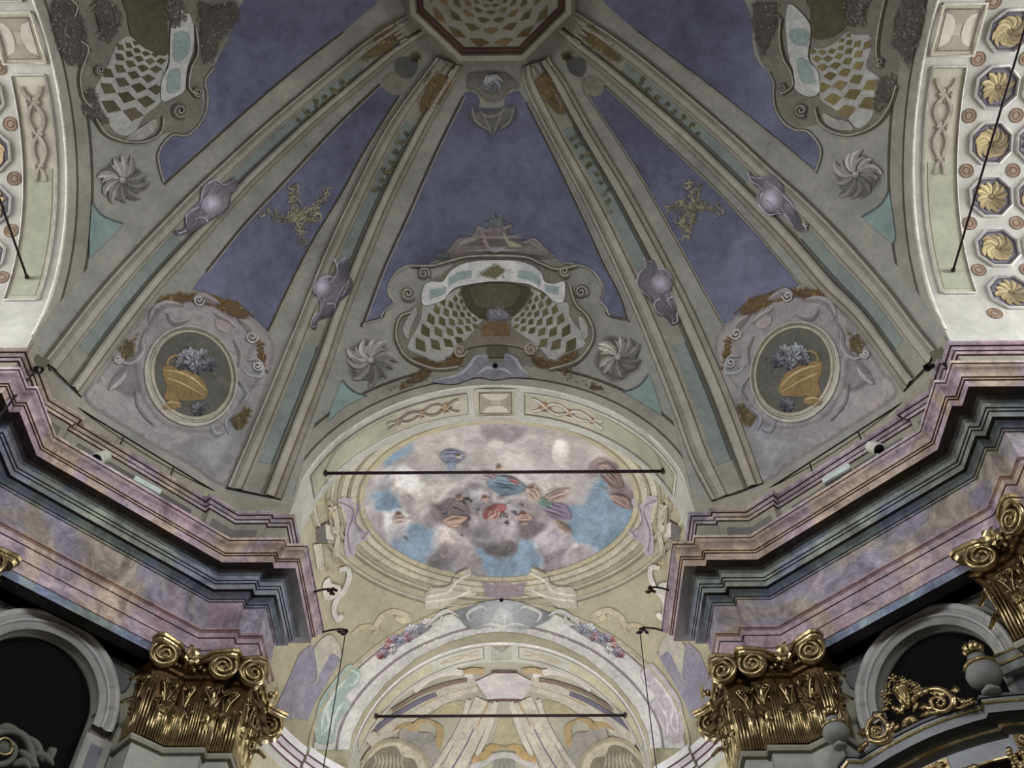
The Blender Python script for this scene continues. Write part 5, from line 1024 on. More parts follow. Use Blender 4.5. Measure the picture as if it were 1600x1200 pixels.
Ap('ochre_field', [(770, 350), (830, 350), (890, 510), (800, 500), (720, 510)], (196, 186, 140), 2.5)
for MIR in (False, True): Ap('ochre_field', [(560, 255), (585, 275), (540, 340), (380, 340), (470, 275)], (196, 184, 134), 2.4)
MIR = False
# ================================================================== THINGS
def onz(x, y, z):
    o, d = ray(x, y); return o+d*((z-o[2])/d[2])
def ondiag(x, y, h, sx=1):
    """point of a pixel's ray on the upright plane h in front of a diagonal gallery wall"""
    o, d = ray(x, y); n = np.array([sx*.70711, .70711, 0.0]); t = (DC*.70711-h-o@n)/(d@n); return o+d*t
def wedge(V, sx, sw): return [((y if sw else x)*sx, (x if sw else y), z) for x, y, z in V]

# painted grey fields in the spandrels of the gallery arches
PMAP['gallery'] = lambda x, y, h: ondiag(x, y, 0.0015+h)
GW = {False: bpy.data.objects['wall_pier_right'], True: bpy.data.objects['wall_pier_left']}
cJ = crop(1040, 780, .35)
for MIR in (False, True):
    for pts in ([(800, 770), (842, 752), (838, 712), (885, 688), (905, 700), (868, 800), (852, 850), (826, 838), (806, 806)], [(1335, 452), (1420, 428), (1470, 440), (1512, 470), (1530, 520), (1595, 600), (1560, 590), (1500, 520), (1430, 475)]):
        decal('spandrel_field', cJ(pts), (120, 119, 122), 1, 'gallery', GW[MIR], False, 'painted_plaster', step=8); ribbon('spandrel_line', cJ(pts), 2, (92, 90, 92), 1.6, 'gallery', GW[MIR], smooth=False, closed=True)
MIR = False
# ---- gilded capitals
class Cap:
    def __init__(s, path, sx, sw, label):
        s.P, s.M = offsets(path); s.sx, s.sw = sx, sw; s.L = np.r_[0, np.cumsum(np.linalg.norm(np.diff(s.P, axis=0), axis=1))]
        c = s.pt(s.L[-1]/2, 0, 1.116); s.o = empty('pilaster_capital', wedge([c], sx, sw)[0], label, 'capital', 'gilded pilaster capitals'); s.path = path
    def frame(s, l):
        i = int(np.clip(np.searchsorted(s.L, l, 'right')-1, 0, len(s.P)-2)); d = s.P[i+1]-s.P[i]; d = d/np.linalg.norm(d); n = np.array([d[1], -d[0]])
        p = s.P[i]+d*(l-s.L[i])
        for k in range(1, len(s.P)-1):
            w = 1-abs(l-s.L[k])/0.02
            if w > 0: m_ = s.M[k]/np.linalg.norm(s.M[k]); n = n*(1-w)+m_*w*1.05
        return p, d, n
    def pt(s, l, e, z):
        p, d, n = s.frame(l); return (p[0]+n[0]*e, p[1]+n[1]*e, z)
    def add(s, name, V, Fc, par=None, smooth=True, mat='gilt_wood'): return mesh(name, wedge(V, s.sx, s.sw), Fc, mat, par or s.o, None, smooth)
    def build(s, tips, flower, a0=0, a1=None):
        T = s.L[-1]; rr = random.Random(int(T*1e4))
        v, f = sweep(s.path, [(0.0, 1.116), (0.004, 1.118), (0.004, 1.20), (0.008, 1.235), (0.016, 1.258), (0.022, 1.262), (0.0235, 1.267), (0.022, 1.272), (0.012, 1.275), (0.012, 1.302)]); s.add('bell', v, f, None, False, 'shaded_gilding')  # bell gilding coloured darker to imitate shade in the crevices
        n = int(T/0.0052)
        for i in range(n):
            l = (i+.5)/n*T; top = 1.250 if (i % 7) < 4 else 1.185+rr.uniform(0, .02)
            v, f = tube_geo([s.pt(l, .0065, 1.118), s.pt(l, .0075, (1.118+top)/2), s.pt(l, .0125 if top > 1.2 else .009, top)], 0.0025, 5); s.add('flute', v, f)
        k = max(2, int(T/0.042))
        for i in range(k):
            for z0, sc, sh in ((1.150, 1.0, .5), (1.205, .95, .5), (1.232, .8, 0.02)):
                l = (i+sh)/k*T
                if l > T*.99: continue
                V = []; nv = 9
                for t in np.linspace(0, 1, nv):
                    e = .008+.028*sc*max(0, t-.35)**1.4*2.2; z = z0+.050*sc*math.sin(min(t*1.15, 1.15)*math.pi/2*.98)-(.020*max(0, t-.72)/.28*sc)
                    w = .0095*sc*math.sin(math.pi*(.15+.8*t))*(1+.45*math.cos(t*24))
                    for q in (-1, -.4, 0, .4, 1): V.append(s.pt(min(max(l+w*q, 0), T), e+(.004 if abs(q) == .4 else 0)-.004*abs(q), z-.004*abs(q)))
                s.add('acanthus_leaf', V, grid_faces(nv, 5))
        for i in range(k):
            for sg in (-1, 1):
                l0 = (i+.5)/k*T; Pq = []
                for t in np.linspace(0, 1, 16):
                    if t < .45: u_, w_ = sg*(.002+.014*(t/.45)**2), 1.190+.050*t/.45
                    else: a = (t-.45)/.55*2*math.pi*1.15; R_ = .0065*(1-.75*(t-.45)/.55); u_, w_ = sg*(.016-.0065+R_*math.cos(a)), 1.240+R_*math.sin(a)
                    Pq.append(s.pt(min(max(l0+u_, 0), T), .013+.006*t, w_))
                v, f = tube_geo(Pq, .0024, 5, .0014); s.add('tendril', v, f)
        for i in range(int(T/.0055)):
            l = rr.uniform(.02, .98)*T; c = s.pt(l, .012, rr.uniform(1.165, 1.25)); r = rr.uniform(.002, .0042)
            v, f = lathe_geo((c[0], c[1], c[2]-r), [(0, 0), (r*.8, r*.4), (r, r), (r*.8, r*1.6), (0, r*2)], 7); s.add('bead', v, f)
        # volutes
        for tp in tips:
            l, nx = tp[:2]; p, d, n_ = s.frame(l); n2 = np.array(nx, float); n2 /= np.linalg.norm(n2); c = np.array([p[0], p[1], 1.283])+np.r_[n2*.024, 0]; c = c if len(tp) < 3 else np.array([tp[2][0], tp[2][1], 1.283]); tx = np.array([-n2[1], n2[0], 0]); nz_ = np.r_[n2, 0]; up_ = np.array([0, 0, 1.0]); R = .031
            sgn = 1 if (l < T/2) else -1
            path = [c+nz_*(.011+.004*t)+(tx*sgn*math.cos(a)+up_*math.sin(a))*R*(1-.86*t) for t, a in [(t, 1.2+t*2.4*2*math.pi) for t in np.linspace(0, 1, 46)]]
            v, f = tube_geo(path, .0048, 6, .003); vo = s.add('volute', v, f)
            v, f = lathe_geo(c-nz_*.012, [(0, 0), (R*.92, 0), (R*.80, .010), (R*.92, .020), (R*.55, .021), (0, .021)], 20, nz_); s.add('volute_disc', v, f, vo)
            st = [c+up_*R+nz_*.012, np.array([p[0], p[1], 1.30])+nz_*.020-tx*sgn*.03*0]
            v, f = tube_geo([c+nz_*.006+(tx*sgn*math.cos(1.2)+up_*math.sin(1.2))*R, np.array(s.pt(np.clip(l+(.03 if l < T/2 else -.03), 0, T), .026, 1.298))], .0045, 6); s.add('volute_stem', v, f, vo)
        # abacus with hollow sides between its horns
        ls = sorted([(q[0] if len(q) < 3 else -.03) for q in tips]); N = 40; V = []
        for l in np.linspace(a0-.006 if a0 == 0 else a0, (T+.006) if a1 is None else a1, N):
            dist = min(abs(l-q) for q in ls); e = .022+.036*max(0, 1-dist/.045)**1.6
            p, d, n_ = s.frame(min(max(l, 0), T)); p = p+d*(l-min(max(l, 0), T))
            for ee, z in ((-.004, 1.301), (e-.008, 1.301), (e-.005, 1.306), (e-.004, 1.309), (e, 1.311), (e+.002, 1.316), (e, 1.319), (-.004, 1.319)): V.append((p[0]+n_[0]*ee, p[1]+n_[1]*ee, z))
        f = grid_faces(N, 8)+[tuple(range(8)), tuple((N-1)*8+k for k in range(8))]; s.add('abacus', V, f, None, False, 'dark_bronze' if False else 'gilt_wood')
        if flower is not None:
            c = np.array(s.pt(flower, .034, 1.302)); p, d, n_ = s.frame(flower); nz_ = np.r_[n_/np.linalg.norm(n_), 0]; tx = np.r_[d, 0]
            v, f = lathe_geo(c-nz_*.006, [(0, 0), (.007, .002), (.008, .008), (.005, .013), (0, .015)], 9, nz_); fo = s.add('fleuron', v, f)
            for i in range(7):
                a = i/7*2*math.pi+.2; dr = tx*math.cos(a)+np.array([0, 0, 1])*math.sin(a); sd = np.cross(dr, nz_)
                V = [c+dr*t*.021*(1.25 if i in (1, 2) else 1)+nz_*(.004+.010*math.sin(t*2.6))+sd*w for t in (.15, .45, .75, 1.0) for w in (-.007*math.sin(math.pi*(.2+.75*t)), 0, .007*math.sin(math.pi*(.2+.75*t)))]
                s.add('fleuron_petal', V, grid_faces(4, 3), fo)
            # swag of fruit either side of the flower
            for l in np.linspace(T*.2, T*.8, 13):
                if abs(l-flower) < .008: continue
                c = s.pt(l, .020+rr.uniform(0, .006), 1.281+rr.uniform(-.006, .008)); r = rr.uniform(.0035, .0055)
                v, f = lathe_geo((c[0], c[1], c[2]-r), [(0, 0), (r*.8, r*.4), (r, r), (r*.8, r*1.6), (0, r*2)], 8); s.add('swag_fruit', v, f)
C1 = [(0.548, 1.0), (0.548, 0.98), (0.622, 0.98), (0.669, 0.933), (0.70, 0.964)]; C2 = [(0.5, 1.13), (0.5, 1.0), (0.548, 1.0)]
for sx, sw, where in ((-1, False, 'bent gilded capital on the left pier beside the chancel arch'), (1, False, 'bent gilded capital on the right pier beside the chancel arch'), (1, True, 'gilded capital at the right edge, far end of the pier'), (-1, True, 'gilded capital at the left edge, barely showing')):
    c = Cap(C1, sx, sw, where); c.build([(c.L[1]+.004, (-.35, -1)), (c.L[3]-.006, (-.45, -1) if not sw else (-.9, -.5))], c.L[2]+.002, c.L[1]-.006, c.L[3]+.006)
for sx, where in ((-1, 'gilded corner capital facing into the chancel on the left'), (1, 'gilded corner capital facing into the chancel on the right')):
    c = Cap(C2, sx, False, where); c.build([(0.006, (-.25, -1), (.482, 1.166)), (c.L[1], (-.6, -1))], c.L[1]*.45, -.036)

# ---- iron tie rods
def rod(a, b_, r, label):
    o = empty('tie_rod', tuple((np.array(a)+b_)/2), label, 'tie rod'); v, f = tube_geo([a, b_], r, 8); mesh('bar', v, f, 'dark_iron', o)
    for q, t in ((a, b_), (b_, a)):
        d = np.array(t)-np.array(q); d = d/np.linalg.norm(d); v, f = lathe_geo(np.array(q), [(0, 0), (r*1.9, 0), (r*1.9, .006), (0, .006)], 10, d); mesh('anchor_plate', v, f, 'dark_iron', o)
rod((-0.4545, 1.07, 2.0), (0.4545, 1.07, 2.0), .0045, 'dark iron tie rod across the front arch before the fresco')
rod((-0.416, 2.145, 1.985), (0.416, 2.145, 1.985), .005, 'dark iron tie rod across the second, smaller arch')
rod((-1.07, -0.4545, 2.0), (-1.07, 0.4545, 2.0), .0027, 'dark iron tie rod slanting at the left edge of the photo')
rod((1.07, -0.4545, 2.0), (1.07, 0.4545, 2.0), .0027, 'dark iron tie rod slanting over the coffers on the right')
# ---- rails on the attic
def rail(pts, posts, zr, zb, label):
    pts = [np.array(q) for q in pts]; o = empty('ledge_rail', (pts[0][0], pts[0][1], zb), label, 'rail', 'thin rails on the attic ledge')
    v, f = tube_geo([(p[0], p[1], zr) for p in pts], .0021, 6); mesh('rail_bar', v, f, 'dark_iron', o)
    for t in posts:
        q = resample(np.array(pts), 101)[int(t*100)]; v, f = tube_geo([(q[0], q[1], zb), (q[0], q[1], zr)], .0018, 6); mesh('rail_post', v, f, 'dark_iron', o)
for sx, sd in ((1, 'right'), (-1, 'left')):
    rail([(sx*.665, .957), (sx*.957, .665)], (0.01, .33, .66, .99), 1.797, 1.755, 'long thin iron rail along the %s diagonal ledge' % sd)
    rail([(sx*.535, .992), (sx*.606, .992)], (0.06, .94), 1.786, 1.755, 'short thin iron rail on the %s ledge beside the front arch' % sd)
    rail([(sx*.992, .606), (sx*.992, .545)], (0.06, .94), 1.786, 1.755, 'short thin iron rail near the floodlight on the %s' % sd)
    rail([(sx*1.012, .512), (sx*1.35, .512)], (0.01, .5, .99), 1.786, 1.755, 'thin iron rail on the ledge under the %s barrel vault' % sd)
# ---- lamps on the ledge
for sx, px, bar, sd in ((-1, (156, 716), ((206, 752), (247, 774)), 'left'), (1, (1369, 701), ((1290, 757), (1332, 733)), 'right')):
    c = onz(px[0], px[1], 1.622); dn = np.array([.16*sx, -.48, -.86]); dn /= np.linalg.norm(dn)
    o = empty('spotlight', tuple(c-np.array([0, 0, .02])), 'white ribbed spotlight with a black face on the %s ledge' % sd, 'spotlight'); r = .0145
    v, f = lathe_geo(c-dn*.022, [(0, -.012), (r*.5, -.0105), (r*.82, -.004), (r*.95, .006), (r*.97, .014)], 18, dn); mesh('housing', v, f, 'white_enamel', o)
    for i, (a, b_, rr_) in enumerate(((.014, .018, .97), (.0205, .0245, 1.0), (.027, .035, 1.03))): v, f = lathe_geo(c-dn*.022, [(r*.8, a), (r*rr_, a), (r*rr_, b_), (r*.8, b_)], 18, dn); mesh('cooling_ring', v, f, 'white_enamel', o)
    v, f = lathe_geo(c-dn*.022, [(r*.84, .012), (r*.84, .034), (0, .0335)], 18, dn); mesh('lens', v, f, 'black_cable', o)
    v, f = tube_geo([c-dn*.014, c-dn*.014+np.array([0, 0, -.012]), (c[0], c[1], 1.593)], .003, 6); mesh('foot', v, f, 'white_enamel', o)
    a, b_ = onz(*bar[0], 1.60), onz(*bar[1], 1.60); m_ = (a+b_)/2; d = (b_-a)/2; nn = np.array([d[1], -d[0], 0]); nn /= np.linalg.norm(nn)
    o = empty('strip_light', (m_[0], m_[1], 1.594), 'pale flat strip light lying on the %s cornice' % sd, 'strip light'); v, f = box_geo((m_[0], m_[1], 1.602), d, nn*.012, (0, 0, .007)); mesh('cover', v, f, 'pale_lamp_cover', o, None, False)
    v, f = box_geo((m_[0], m_[1], 1.594), d*.96, nn*.010, (0, 0, .002)); mesh('base', v, f, 'grey_paint', o, None, False)
    # floodlight on the far corner of the ledge, with its cable
    fc = (onz(58, 572, 1.775) if sx < 0 else onz(1472, 560, 1.775))*np.array([.994, .994, 1])
    o = empty('floodlight', (fc[0], fc[1], 1.755), 'rusty grey floodlight with black shade on the %s corner ledge' % sd, 'floodlight')
    t = np.array([-sx*.55, -.8, -.1]); t /= np.linalg.norm(t); s_ = np.cross(t, [0, 0, 1]); s_ /= np.linalg.norm(s_); u_ = np.cross(s_, t)
    v, f = box_geo(fc, t*.010, s_*.014, u_*.016); mesh('housing', v, f, 'galvanised_steel', o, None, False)
    for k in (-1, 1): v, f = tube_geo([fc+s_*.013*k+u_*.012, fc+s_*.026*k-u_*.004], .002, 5); mesh('bracket_arm', v, f, 'dark_iron', o)
    v, f = lathe_geo(fc+s_*.013-u_*.014, [(.002, 0), (.003, .004), (.009, .034), (.0085, .034), (.002, .004)], 10, -u_*.4+t*.5+s_*0.5*sx); mesh('shade', v, f, 'black_cable', o)
    v, f = tube_geo([fc-u_*.016, (fc[0], fc[1], 1.752)], .004, 6); mesh('foot', v, f, 'dark_iron', o)
    e = ray(-20, 676)[1] if sx < 0 else ray(1620, 782)[1]; e = CAM+e*((1.35)/e[2]); v, f = tube_geo([fc-u_*.02+t*.01, (np.array(fc)+e)/2+np.array([0, 0, -.004]), e], .0021, 6)
    mesh('power_cable', v, f, 'black_cable', None, None, True, 'black cable running down from the %s floodlight' % sd, 'cable')
    # ornate iron hooks that carry the lamp wires
    for (y, z, x0, x1), w_ in (((1.06, 1.583, .410, .372), False), ((1.21, 1.586, .408, .358), True)):
        o = empty('iron_hook', (sx*x0, y, z-.01), 'dark wrought hook %s on the %s cornice' % ('with lamp wire' if w_ else 'without a wire, nearer the dome,', sd), 'hook')
        v, f = tube_geo([(sx*(x0+.006), y, z-.006), (sx*(x0-.012), y, z+.001), (sx*(x1+.01), y, z+.004), (sx*x1, y, z)], .0026, 6); mesh('hook_arm', v, f, 'dark_iron', o)
        rr = random.Random(int(y*100))
        for i in range(7 if not w_ else 9):
            a = i*.9; q = np.array([sx*(x1+.004*math.cos(a)+(.012*i/9 if w_ else 0)), y+.005*math.sin(a), z-.004+.012*(.5-rr.random())]); d = np.array([math.cos(a*1.7)*.010, math.sin(a)*.006, (.5-rr.random())*.016])
            v, f = tube_geo([q, q+d*.6, q+d], [.0032, .0042, .0008], 6); mesh('hook_leaf', v, f, 'dark_iron' if i % 3 else 'dark_bronze', o)
        if w_:
            v, f = tube_geo([(sx*x1, y, z-.002), (sx*(x1-.001), y, z-.2), (sx*x1, y, .55)], .0013, 5); mesh('lamp_wire', v, f, 'black_cable', None, None, True, 'thin dark wire hanging from the hook on the %s' % sd, 'wire')

# ---- organ loft before the right gallery arch
q7 = crop(1310, 980, 290/1582.0)
TOP = q7([(-60, 1300), (0, 1168), (60, 1092), (185, 1096), (290, 1030), (400, 962), (550, 880), (700, 806), (850, 745), (1000, 694), (1120, 655), (1180, 640), (1196, 590), (1400, 568), (1600, 552), (1800, 545)])
LP = [tuple(onz(x, y, 1.046)[:2]) for x, y in TOP]
loft = empty('organ_loft', (LP[8][0], LP[8][1], 0.93), 'grey and gilded organ loft balcony at the right edge', 'balcony')
LPr = LP  # interior lies on the left-hand or right-hand side of this path; find out
_, M_ = offsets(LPr); mid = np.array(LPr[7]); inward = -mid/np.linalg.norm(mid)
if M_[7]@inward < 0: LPr = LP[::-1]
def course(name, prof, col, mat='painted_plaster'):
    v, f = sweep(LPr, prof); return mesh(name, v, f, mat, loft, None if col is None else [col[j] for i in range(len(LPr)-1) for j in range(len(prof)-1)], False)
G1, G2, BK = (150, 154, 158), (104, 106, 110), (34, 32, 32)
course('top_moulding', [(-0.06, 1.049), (0, 1.048), (0, 1.043), (-.003, 1.042), (-.003, 1.038)], [G1, G2, BK, G1])
course('gilt_bead', [(-.003, 1.038), (0, 1.036), (-.001, 1.033), (-.005, 1.032)], None, 'gilt_wood')
course('fascia', [(-.005, 1.032), (-.006, 1.017), (-.008, 1.016)], [(140, 144, 150), BK])
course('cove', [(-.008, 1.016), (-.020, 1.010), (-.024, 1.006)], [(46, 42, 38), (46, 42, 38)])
course('gilt_line', [(-.024, 1.006), (-.022, 1.004), (-.028, 1.002)], None, 'gilt_wood')
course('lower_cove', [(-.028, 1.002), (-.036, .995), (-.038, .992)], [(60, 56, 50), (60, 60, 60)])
course('panel_frieze', [(-.038, .992), (-.038, .962)], [(156, 160, 168)])
course('gilt_edge', [(-.038, .962), (-.035, .960), (-.035, .957), (-.040, .956)], None, 'gilt_wood')
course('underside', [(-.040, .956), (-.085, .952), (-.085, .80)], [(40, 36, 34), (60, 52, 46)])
Pm, Mm = offsets(LPr); Pm = resample(np.hstack([Pm, Mm]), 200)
def lp(t, e, z): q = Pm[int(np.clip(t, 0, 1)*199)]; m_ = q[2:]/max(np.linalg.norm(q[2:]), 1e-6); return np.array([q[0]+m_[0]*e, q[1]+m_[1]*e, z])
def tpix(x):  # loft parameter whose frieze shows at pixel column x
    best = min(range(200), key=lambda i: abs((lambda d: 800+F_PX*(d@rt)/(d@fw))(np.array([Pm[i][0], Pm[i][1], .98])-CAM)-x)); return best/199.0
rr = random.Random(3)
for xp in (1448, 1590):
    t0 = tpix(xp); g = empty('gilt_plaque', tuple(lp(t0, -.036, .964)), None, None, parent=loft); a, b_ = lp(t0-.02, -.036, .978), lp(t0+.02, -.036, .978); d = (b_-a)/2; nn = np.array([d[1], -d[0], 0]); nn = nn/np.linalg.norm(nn); nn = nn if nn@np.r_[inward, 0] > 0 else -nn
    v, f = box_geo((a+b_)/2, d, nn*.001, (0, 0, .012)); mesh('plaque_ground', v, f, 'gilt_wood', g, None, False)
    for i in range(10):
        ang = i/10*2*math.pi; c = (a+b_)/2+nn*.002; e_ = d*math.cos(ang)*.85+np.array([0, 0, .010])*math.sin(ang); v, f = tube_geo([c, c+e_*.55+nn*.004, c+e_], [.002, .0038, .001], 6); mesh('plaque_leaf', v, f, 'gilt_wood', g)
gt = [tpix(x) for x in (1458, 1495, 1552, 1600)]
for i in range(len(gt)-1):
    g = empty('fruit_garland', tuple(lp((gt[i]+gt[i+1])/2, -.03, .92)), None, None, parent=loft)
    for k in range(26):
        u = k/25.0; sag = .030*math.sin(math.pi*u); c = lp(gt[i]+(gt[i+1]-gt[i])*u, -.026+rr.uniform(-.004, .006), .950-sag+rr.uniform(-.007, .007)); r = rr.uniform(.0028, .0056)*(1.35 if u < .06 or u > .94 else 1)
        v, f = lathe_geo(c-np.array([0, 0, r]), [(0, 0), (r*.8, r*.4), (r, r), (r*.75, r*1.6), (0, r*2.2)], 7); mesh('garland_fruit', v, f, 'gilt_wood', g)
# urns
for px, py, s_, lb in ((1313, 1168, 1.0, 'grey gilded urn beside the capital, left end of the loft'), (1550, 1083, 1.25, 'grey flaming urn on the right part of the loft')):
    b0 = onz(px, py, 1.048); o = empty('loft_urn', tuple(b0), lb, 'urn', 'urns on the organ loft')
    for nm, prof, mt in (('foot', [(0, 0), (.013, 0), (.013, .004), (.008, .007), (.006, .012)], 'grey_paint'), ('bowl', [(.006, .012), (.017, .016), (.0235, .025), (.0245, .035), (.021, .044)], 'grey_paint'), ('gilt_band', [(.020, .044), (.0235, .046), (.0235, .050), (.017, .054)], 'gilt_wood'), ('neck', [(.017, .054), (.012, .058), (.010, .062), (.013, .066)], 'grey_paint')):
        v, f = lathe_geo(b0, [(r*s_*1.0, h*s_*.9) for r, h in prof], 16); mesh(nm, v, f, mt, o)
    for k in range(9):
        a = k*2.4; q = b0+np.array([.006*math.cos(a), .006*math.sin(a), .064])*s_; v, f = tube_geo([q, q+np.array([.006*math.cos(a), .006*math.sin(a), .010])*s_, q+np.array([.002*math.cos(a+1), .002*math.sin(a+1), .020])*s_], [.004*s_, .0045*s_, .0008], 6); mesh('flame', v, f, 'gilt_wood', o)
    for k in range(5):
        a = k*1.2566-1.2; q = b0+np.array([.0185*math.cos(a), .0185*math.sin(a), .034])*s_; v, f = lathe_geo(q-np.array([0, 0, .010*s_]), [(0, 0), (.003*s_, .003*s_), (.0042*s_, .009*s_), (.002*s_, .017*s_), (0, .02*s_)], 7); mesh('drop', v, f, 'gilt_wood', o)
# carved cresting: openwork of scrolls
HC = (DC*.70711-(np.array(LP[7]).sum())*.70711)-.006
crest = empty('carved_cresting', tuple(ondiag(*q7([(620, 820)])[0], HC)), 'openwork gilded cresting with vase and scrolls on the loft', 'carving')
def stem(name, pts, r, par=crest, mat='gilt_wood', taper=True, bow=.004):
    P = crom(q7(pts), False, 4); n = len(P); V = [ondiag(x, y, HC+bow*math.sin(math.pi*i/(n-1))) for i, (x, y) in enumerate(P)]
    v, f = tube_geo(V, np.linspace(r, r*.35 if taper else r, n), 7); return mesh(name, v, f, mat, par)
def leaf(pts, w, par=crest):
    P = crom(q7(pts), False, 4); n = len(P); s_ = 290/1582.0; T = np.gradient(P, axis=0); T /= np.linalg.norm(T, axis=1)[:, None]; N = np.stack([-T[:, 1], T[:, 0]], 1); V = []
    for i in range(n):
        ww = 1.75*w*s_*math.sin(math.pi*(.1+.85*i/(n-1)))*(1+.3*math.cos(i*2.1))
        for q in (-1, 0, 1): V.append(ondiag(*(P[i]+N[i]*ww*q), HC+(.010 if q == 0 else .002)))
        V.append(ondiag(*P[i], HC-.004))
    f = [(i*4+a, i*4+b_, (i+1)*4+b_, (i+1)*4+a) for i in range(n-1) for a, b_ in ((0, 1), (1, 2), (2, 3), (3, 0))]; return mesh('acanthus_leaf', V, f, 'gilt_wood', par)
sc1 = stem('scroll', [(620, 640), (700, 570), (800, 530), (900, 540), (965, 600), (970, 660), (930, 705), (870, 715), (815, 690), (790, 640), (815, 605), (870, 600), (910, 630), (900, 670), (865, 672), (855, 645)], .0062)
sc2 = stem('scroll', [(480, 900), (430, 960), (340, 980), (265, 950), (245, 880), (275, 800), (340, 760), (390, 790), (420, 850), (400, 920), (340, 940), (295, 910), (290, 860), (330, 850), (350, 880)], .0062)
for pts, w in (([(640, 600), (720, 550), (790, 545)], 26), ([(780, 560), (850, 560), (930, 590)], 26), ([(960, 570), (990, 620), (995, 690)], 18), ([(960, 540), (1000, 535), (1035, 560)], 22), ([(1010, 600), (1080, 640), (1160, 600)], 18), ([(1000, 690), (1080, 670), (1180, 620)], 12), ([(700, 760), (780, 730), (880, 725)], 20), ([(690, 690), (740, 680), (820, 710)], 22), ([(640, 720), (660, 670), (690, 640)], 18), ([(500, 740), (540, 700), (560, 640)], 26), ([(600, 690), (590, 640), (610, 600)], 20), ([(530, 730), (480, 690), (450, 690)], 16), ([(430, 700), (400, 690), (380, 730)], 18), ([(280, 790), (330, 740), (390, 760)], 18), ([(400, 780), (420, 850), (410, 920)], 18), ([(430, 920), (450, 850), (480, 800)], 22), ([(460, 890), (500, 850), (530, 840)], 18), ([(250, 850), (230, 890), (195, 930)], 16), ([(170, 1060), (210, 1010), (260, 980)], 18), ([(200, 930), (190, 900), (215, 890)], 14), ([(780, 600), (790, 640), (830, 690)], 12), ([(330, 950), (390, 970), (440, 920)], 14)): leaf(pts, w)
for x, y, r in ((875, 645, .0085), (335, 885, .0085)):
    c = ondiag(*q7([(x, y)])[0], HC+.004)
    for k in range(7):
        a = k*.8976; q = c+np.array([.70711*math.cos(a), -.70711*math.cos(a), math.sin(a)])*r*.75; v, f = lathe_geo(q-np.array([0, 0, r*.4]), [(0, 0), (r*.35, r*.15), (r*.42, r*.4), (r*.3, r*.7), (0, r*.8)], 6); mesh('scroll_flower', v, f, 'gilt_wood', sc1 if x > 600 else sc2)
vb = ondiag(*q7([(600, 700)])[0], HC); vt = ondiag(*q7([(535, 520)])[0], HC); hh = np.linalg.norm(vt-vb)
v, f = lathe_geo(vb, [(0, 0), (.006, 0), (.004, hh*.15), (.009, hh*.45), (.013, hh*.85), (.017, hh), (.012, hh)], 14, vt-vb); vz_ = mesh('crest_vase', v, f, 'gilt_wood', crest)
for k in range(8):
    a = k*.785; d0 = (vt-vb)/hh; s1 = np.cross(d0, [0.3, 1, 0]); s1 /= np.linalg.norm(s1); s2 = np.cross(d0, s1); dr = s1*math.cos(a)+s2*math.sin(a); v, f = tube_geo([vb+dr*.0055+d0*hh*.1, vb+dr*.0095+d0*hh*.45, vb+dr*.0145+d0*hh*.88], .0018, 5); mesh('gadroon', v, f, 'gilt_wood', vz_)
for i, (x, y) in enumerate(((470, 440), (500, 470), (560, 470), (600, 480), (640, 490), (680, 510), (430, 500), (400, 570), (430, 560), (410, 620), (640, 540), (690, 530), (540, 450), (660, 560), (430, 640))):
    c = ondiag(*q7([(x, y)])[0], HC+rr.uniform(-.006, .006)); r = rr.uniform(.0045, .0065); fl = mesh('vase_flower', *lathe_geo(c-np.array([0, 0, r*.6]), [(0, 0), (r*.5, r*.2), (r*.6, r*.6), (r*.4, r), (0, r*1.2)], 7), 'gilt_wood', crest)
    for k in range(5):
        a = k*1.2566+i; d = np.array([.70711*math.cos(a), -.70711*math.cos(a), math.sin(a)]); v, f = tube_geo([c+d*r*.4, c+d*r*1.1+np.array([-.002, -.002, 0]), c+d*r*1.7], [r*.35, r*.45, r*.1], 5); mesh('flower_petal', v, f, 'gilt_wood', fl)
c = ondiag(*q7([(620, 840)])[0], HC)
shl = empty('crest_shell', tuple(c), None, None, parent=crest)
for k in range(9):
    a = math.pi*(.06+.88*k/8); d = np.array([.70711*math.cos(a), -.70711*math.cos(a), math.sin(a)]); v, f = tube_geo([c+d*.003, c+d*.010+np.array([-.005, -.005, 0]), c+d*.0185], [.0015, .0034, .0026], 6); mesh('shell_rib', v, f, 'gilt_wood', shl)
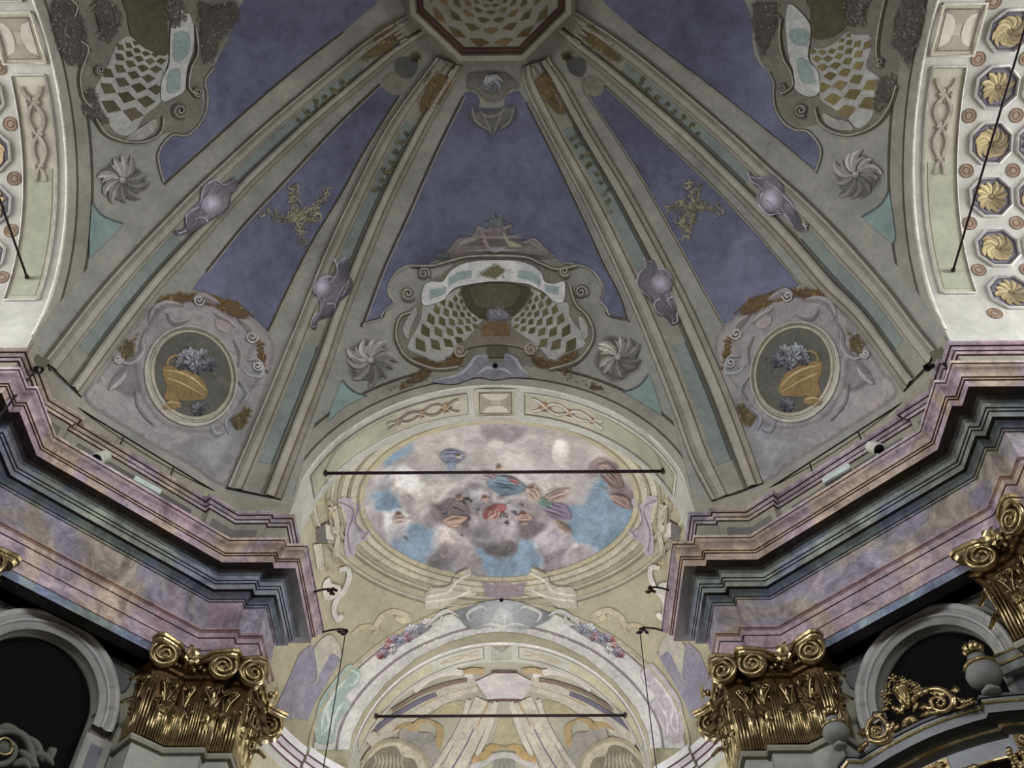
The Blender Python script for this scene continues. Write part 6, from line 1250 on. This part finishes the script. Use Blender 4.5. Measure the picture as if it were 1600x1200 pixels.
# beam at the upper right of the loft
a, b_ = ondiag(1560, 1037, .03), ondiag(1640, 1002, .03); d = (b_-a)/2
bm = empty('organ_case_beam', tuple(a), 'slanting grey and gilt beam above the right urn', 'beam')
for nm, dz, hz, hn, mt in (('beam_body', 0, .007, .010, 'grey_paint'), ('gilt_edge', .009, .0022, .012, 'gilt_wood'), ('gilt_edge', -.009, .0022, .011, 'gilt_wood'), ('lower_board', -.020, .008, .008, 'grey_paint')):
    v, f = box_geo((a+b_)/2+np.array([0, 0, dz]), d, np.array([-.70711, -.70711, 0])*hn, (0, 0, hz)); mesh(nm, v, f, mt, bm, None, False)
# ---- carved grey volute in the lower left corner
HV = .10
cv = empty('carved_volute', tuple(ondiag(10, 1190, HV, -1)), 'grey carved scroll ornament with a gilt ring, bottom left corner', 'carving')
def lv(x, y, h=0): return ondiag(x, y, HV+h, -1)
for nm, pts, r, mt in (('scroll', [(52, 1200), (48, 1170), (36, 1150), (16, 1142), (-6, 1146), (-20, 1162), (-20, 1184), (-4, 1194), (14, 1190), (24, 1174), (16, 1160), (0, 1158)], .0075, 'carved_grey'), ('gilt_ring', [(7+13*math.cos(t), 1166+13*math.sin(t)) for t in np.linspace(0, 2*math.pi, 22)], .0022, 'gilt_wood')):
    P = crom(pts, False, 4) if nm == 'scroll' else np.array(pts); v, f = tube_geo([lv(x, y, .004 if nm == 'scroll' else .012) for x, y in P], r, 8, r*.6 if nm == 'scroll' else r); mesh(nm, v, f, mt, cv)
v, f = lathe_geo(lv(7, 1166, .004), [(0, .006), (.008, .004), (.015, .001), (.016, -.006), (0, -.006)], 18, (.70711, -.70711, 0)); mesh('boss', v, f, 'carved_grey', cv)
for pts in ([(40, 1150), (58, 1166), (66, 1190)], [(30, 1172), (44, 1184), (60, 1200)], [(50, 1176), (70, 1182), (84, 1196)], [(20, 1196), (36, 1190), (48, 1202)], [(-4, 1140), (10, 1136), (30, 1142)], [(74, 1180), (82, 1172), (78, 1190)]):
    P = crom(pts, False, 4); v, f = tube_geo([lv(x, y, .006) for x, y in P], np.sin(np.linspace(.3, 2.9, len(P)))*.0075, 8); mesh('acanthus_leaf', v, f, 'carved_grey', cv)
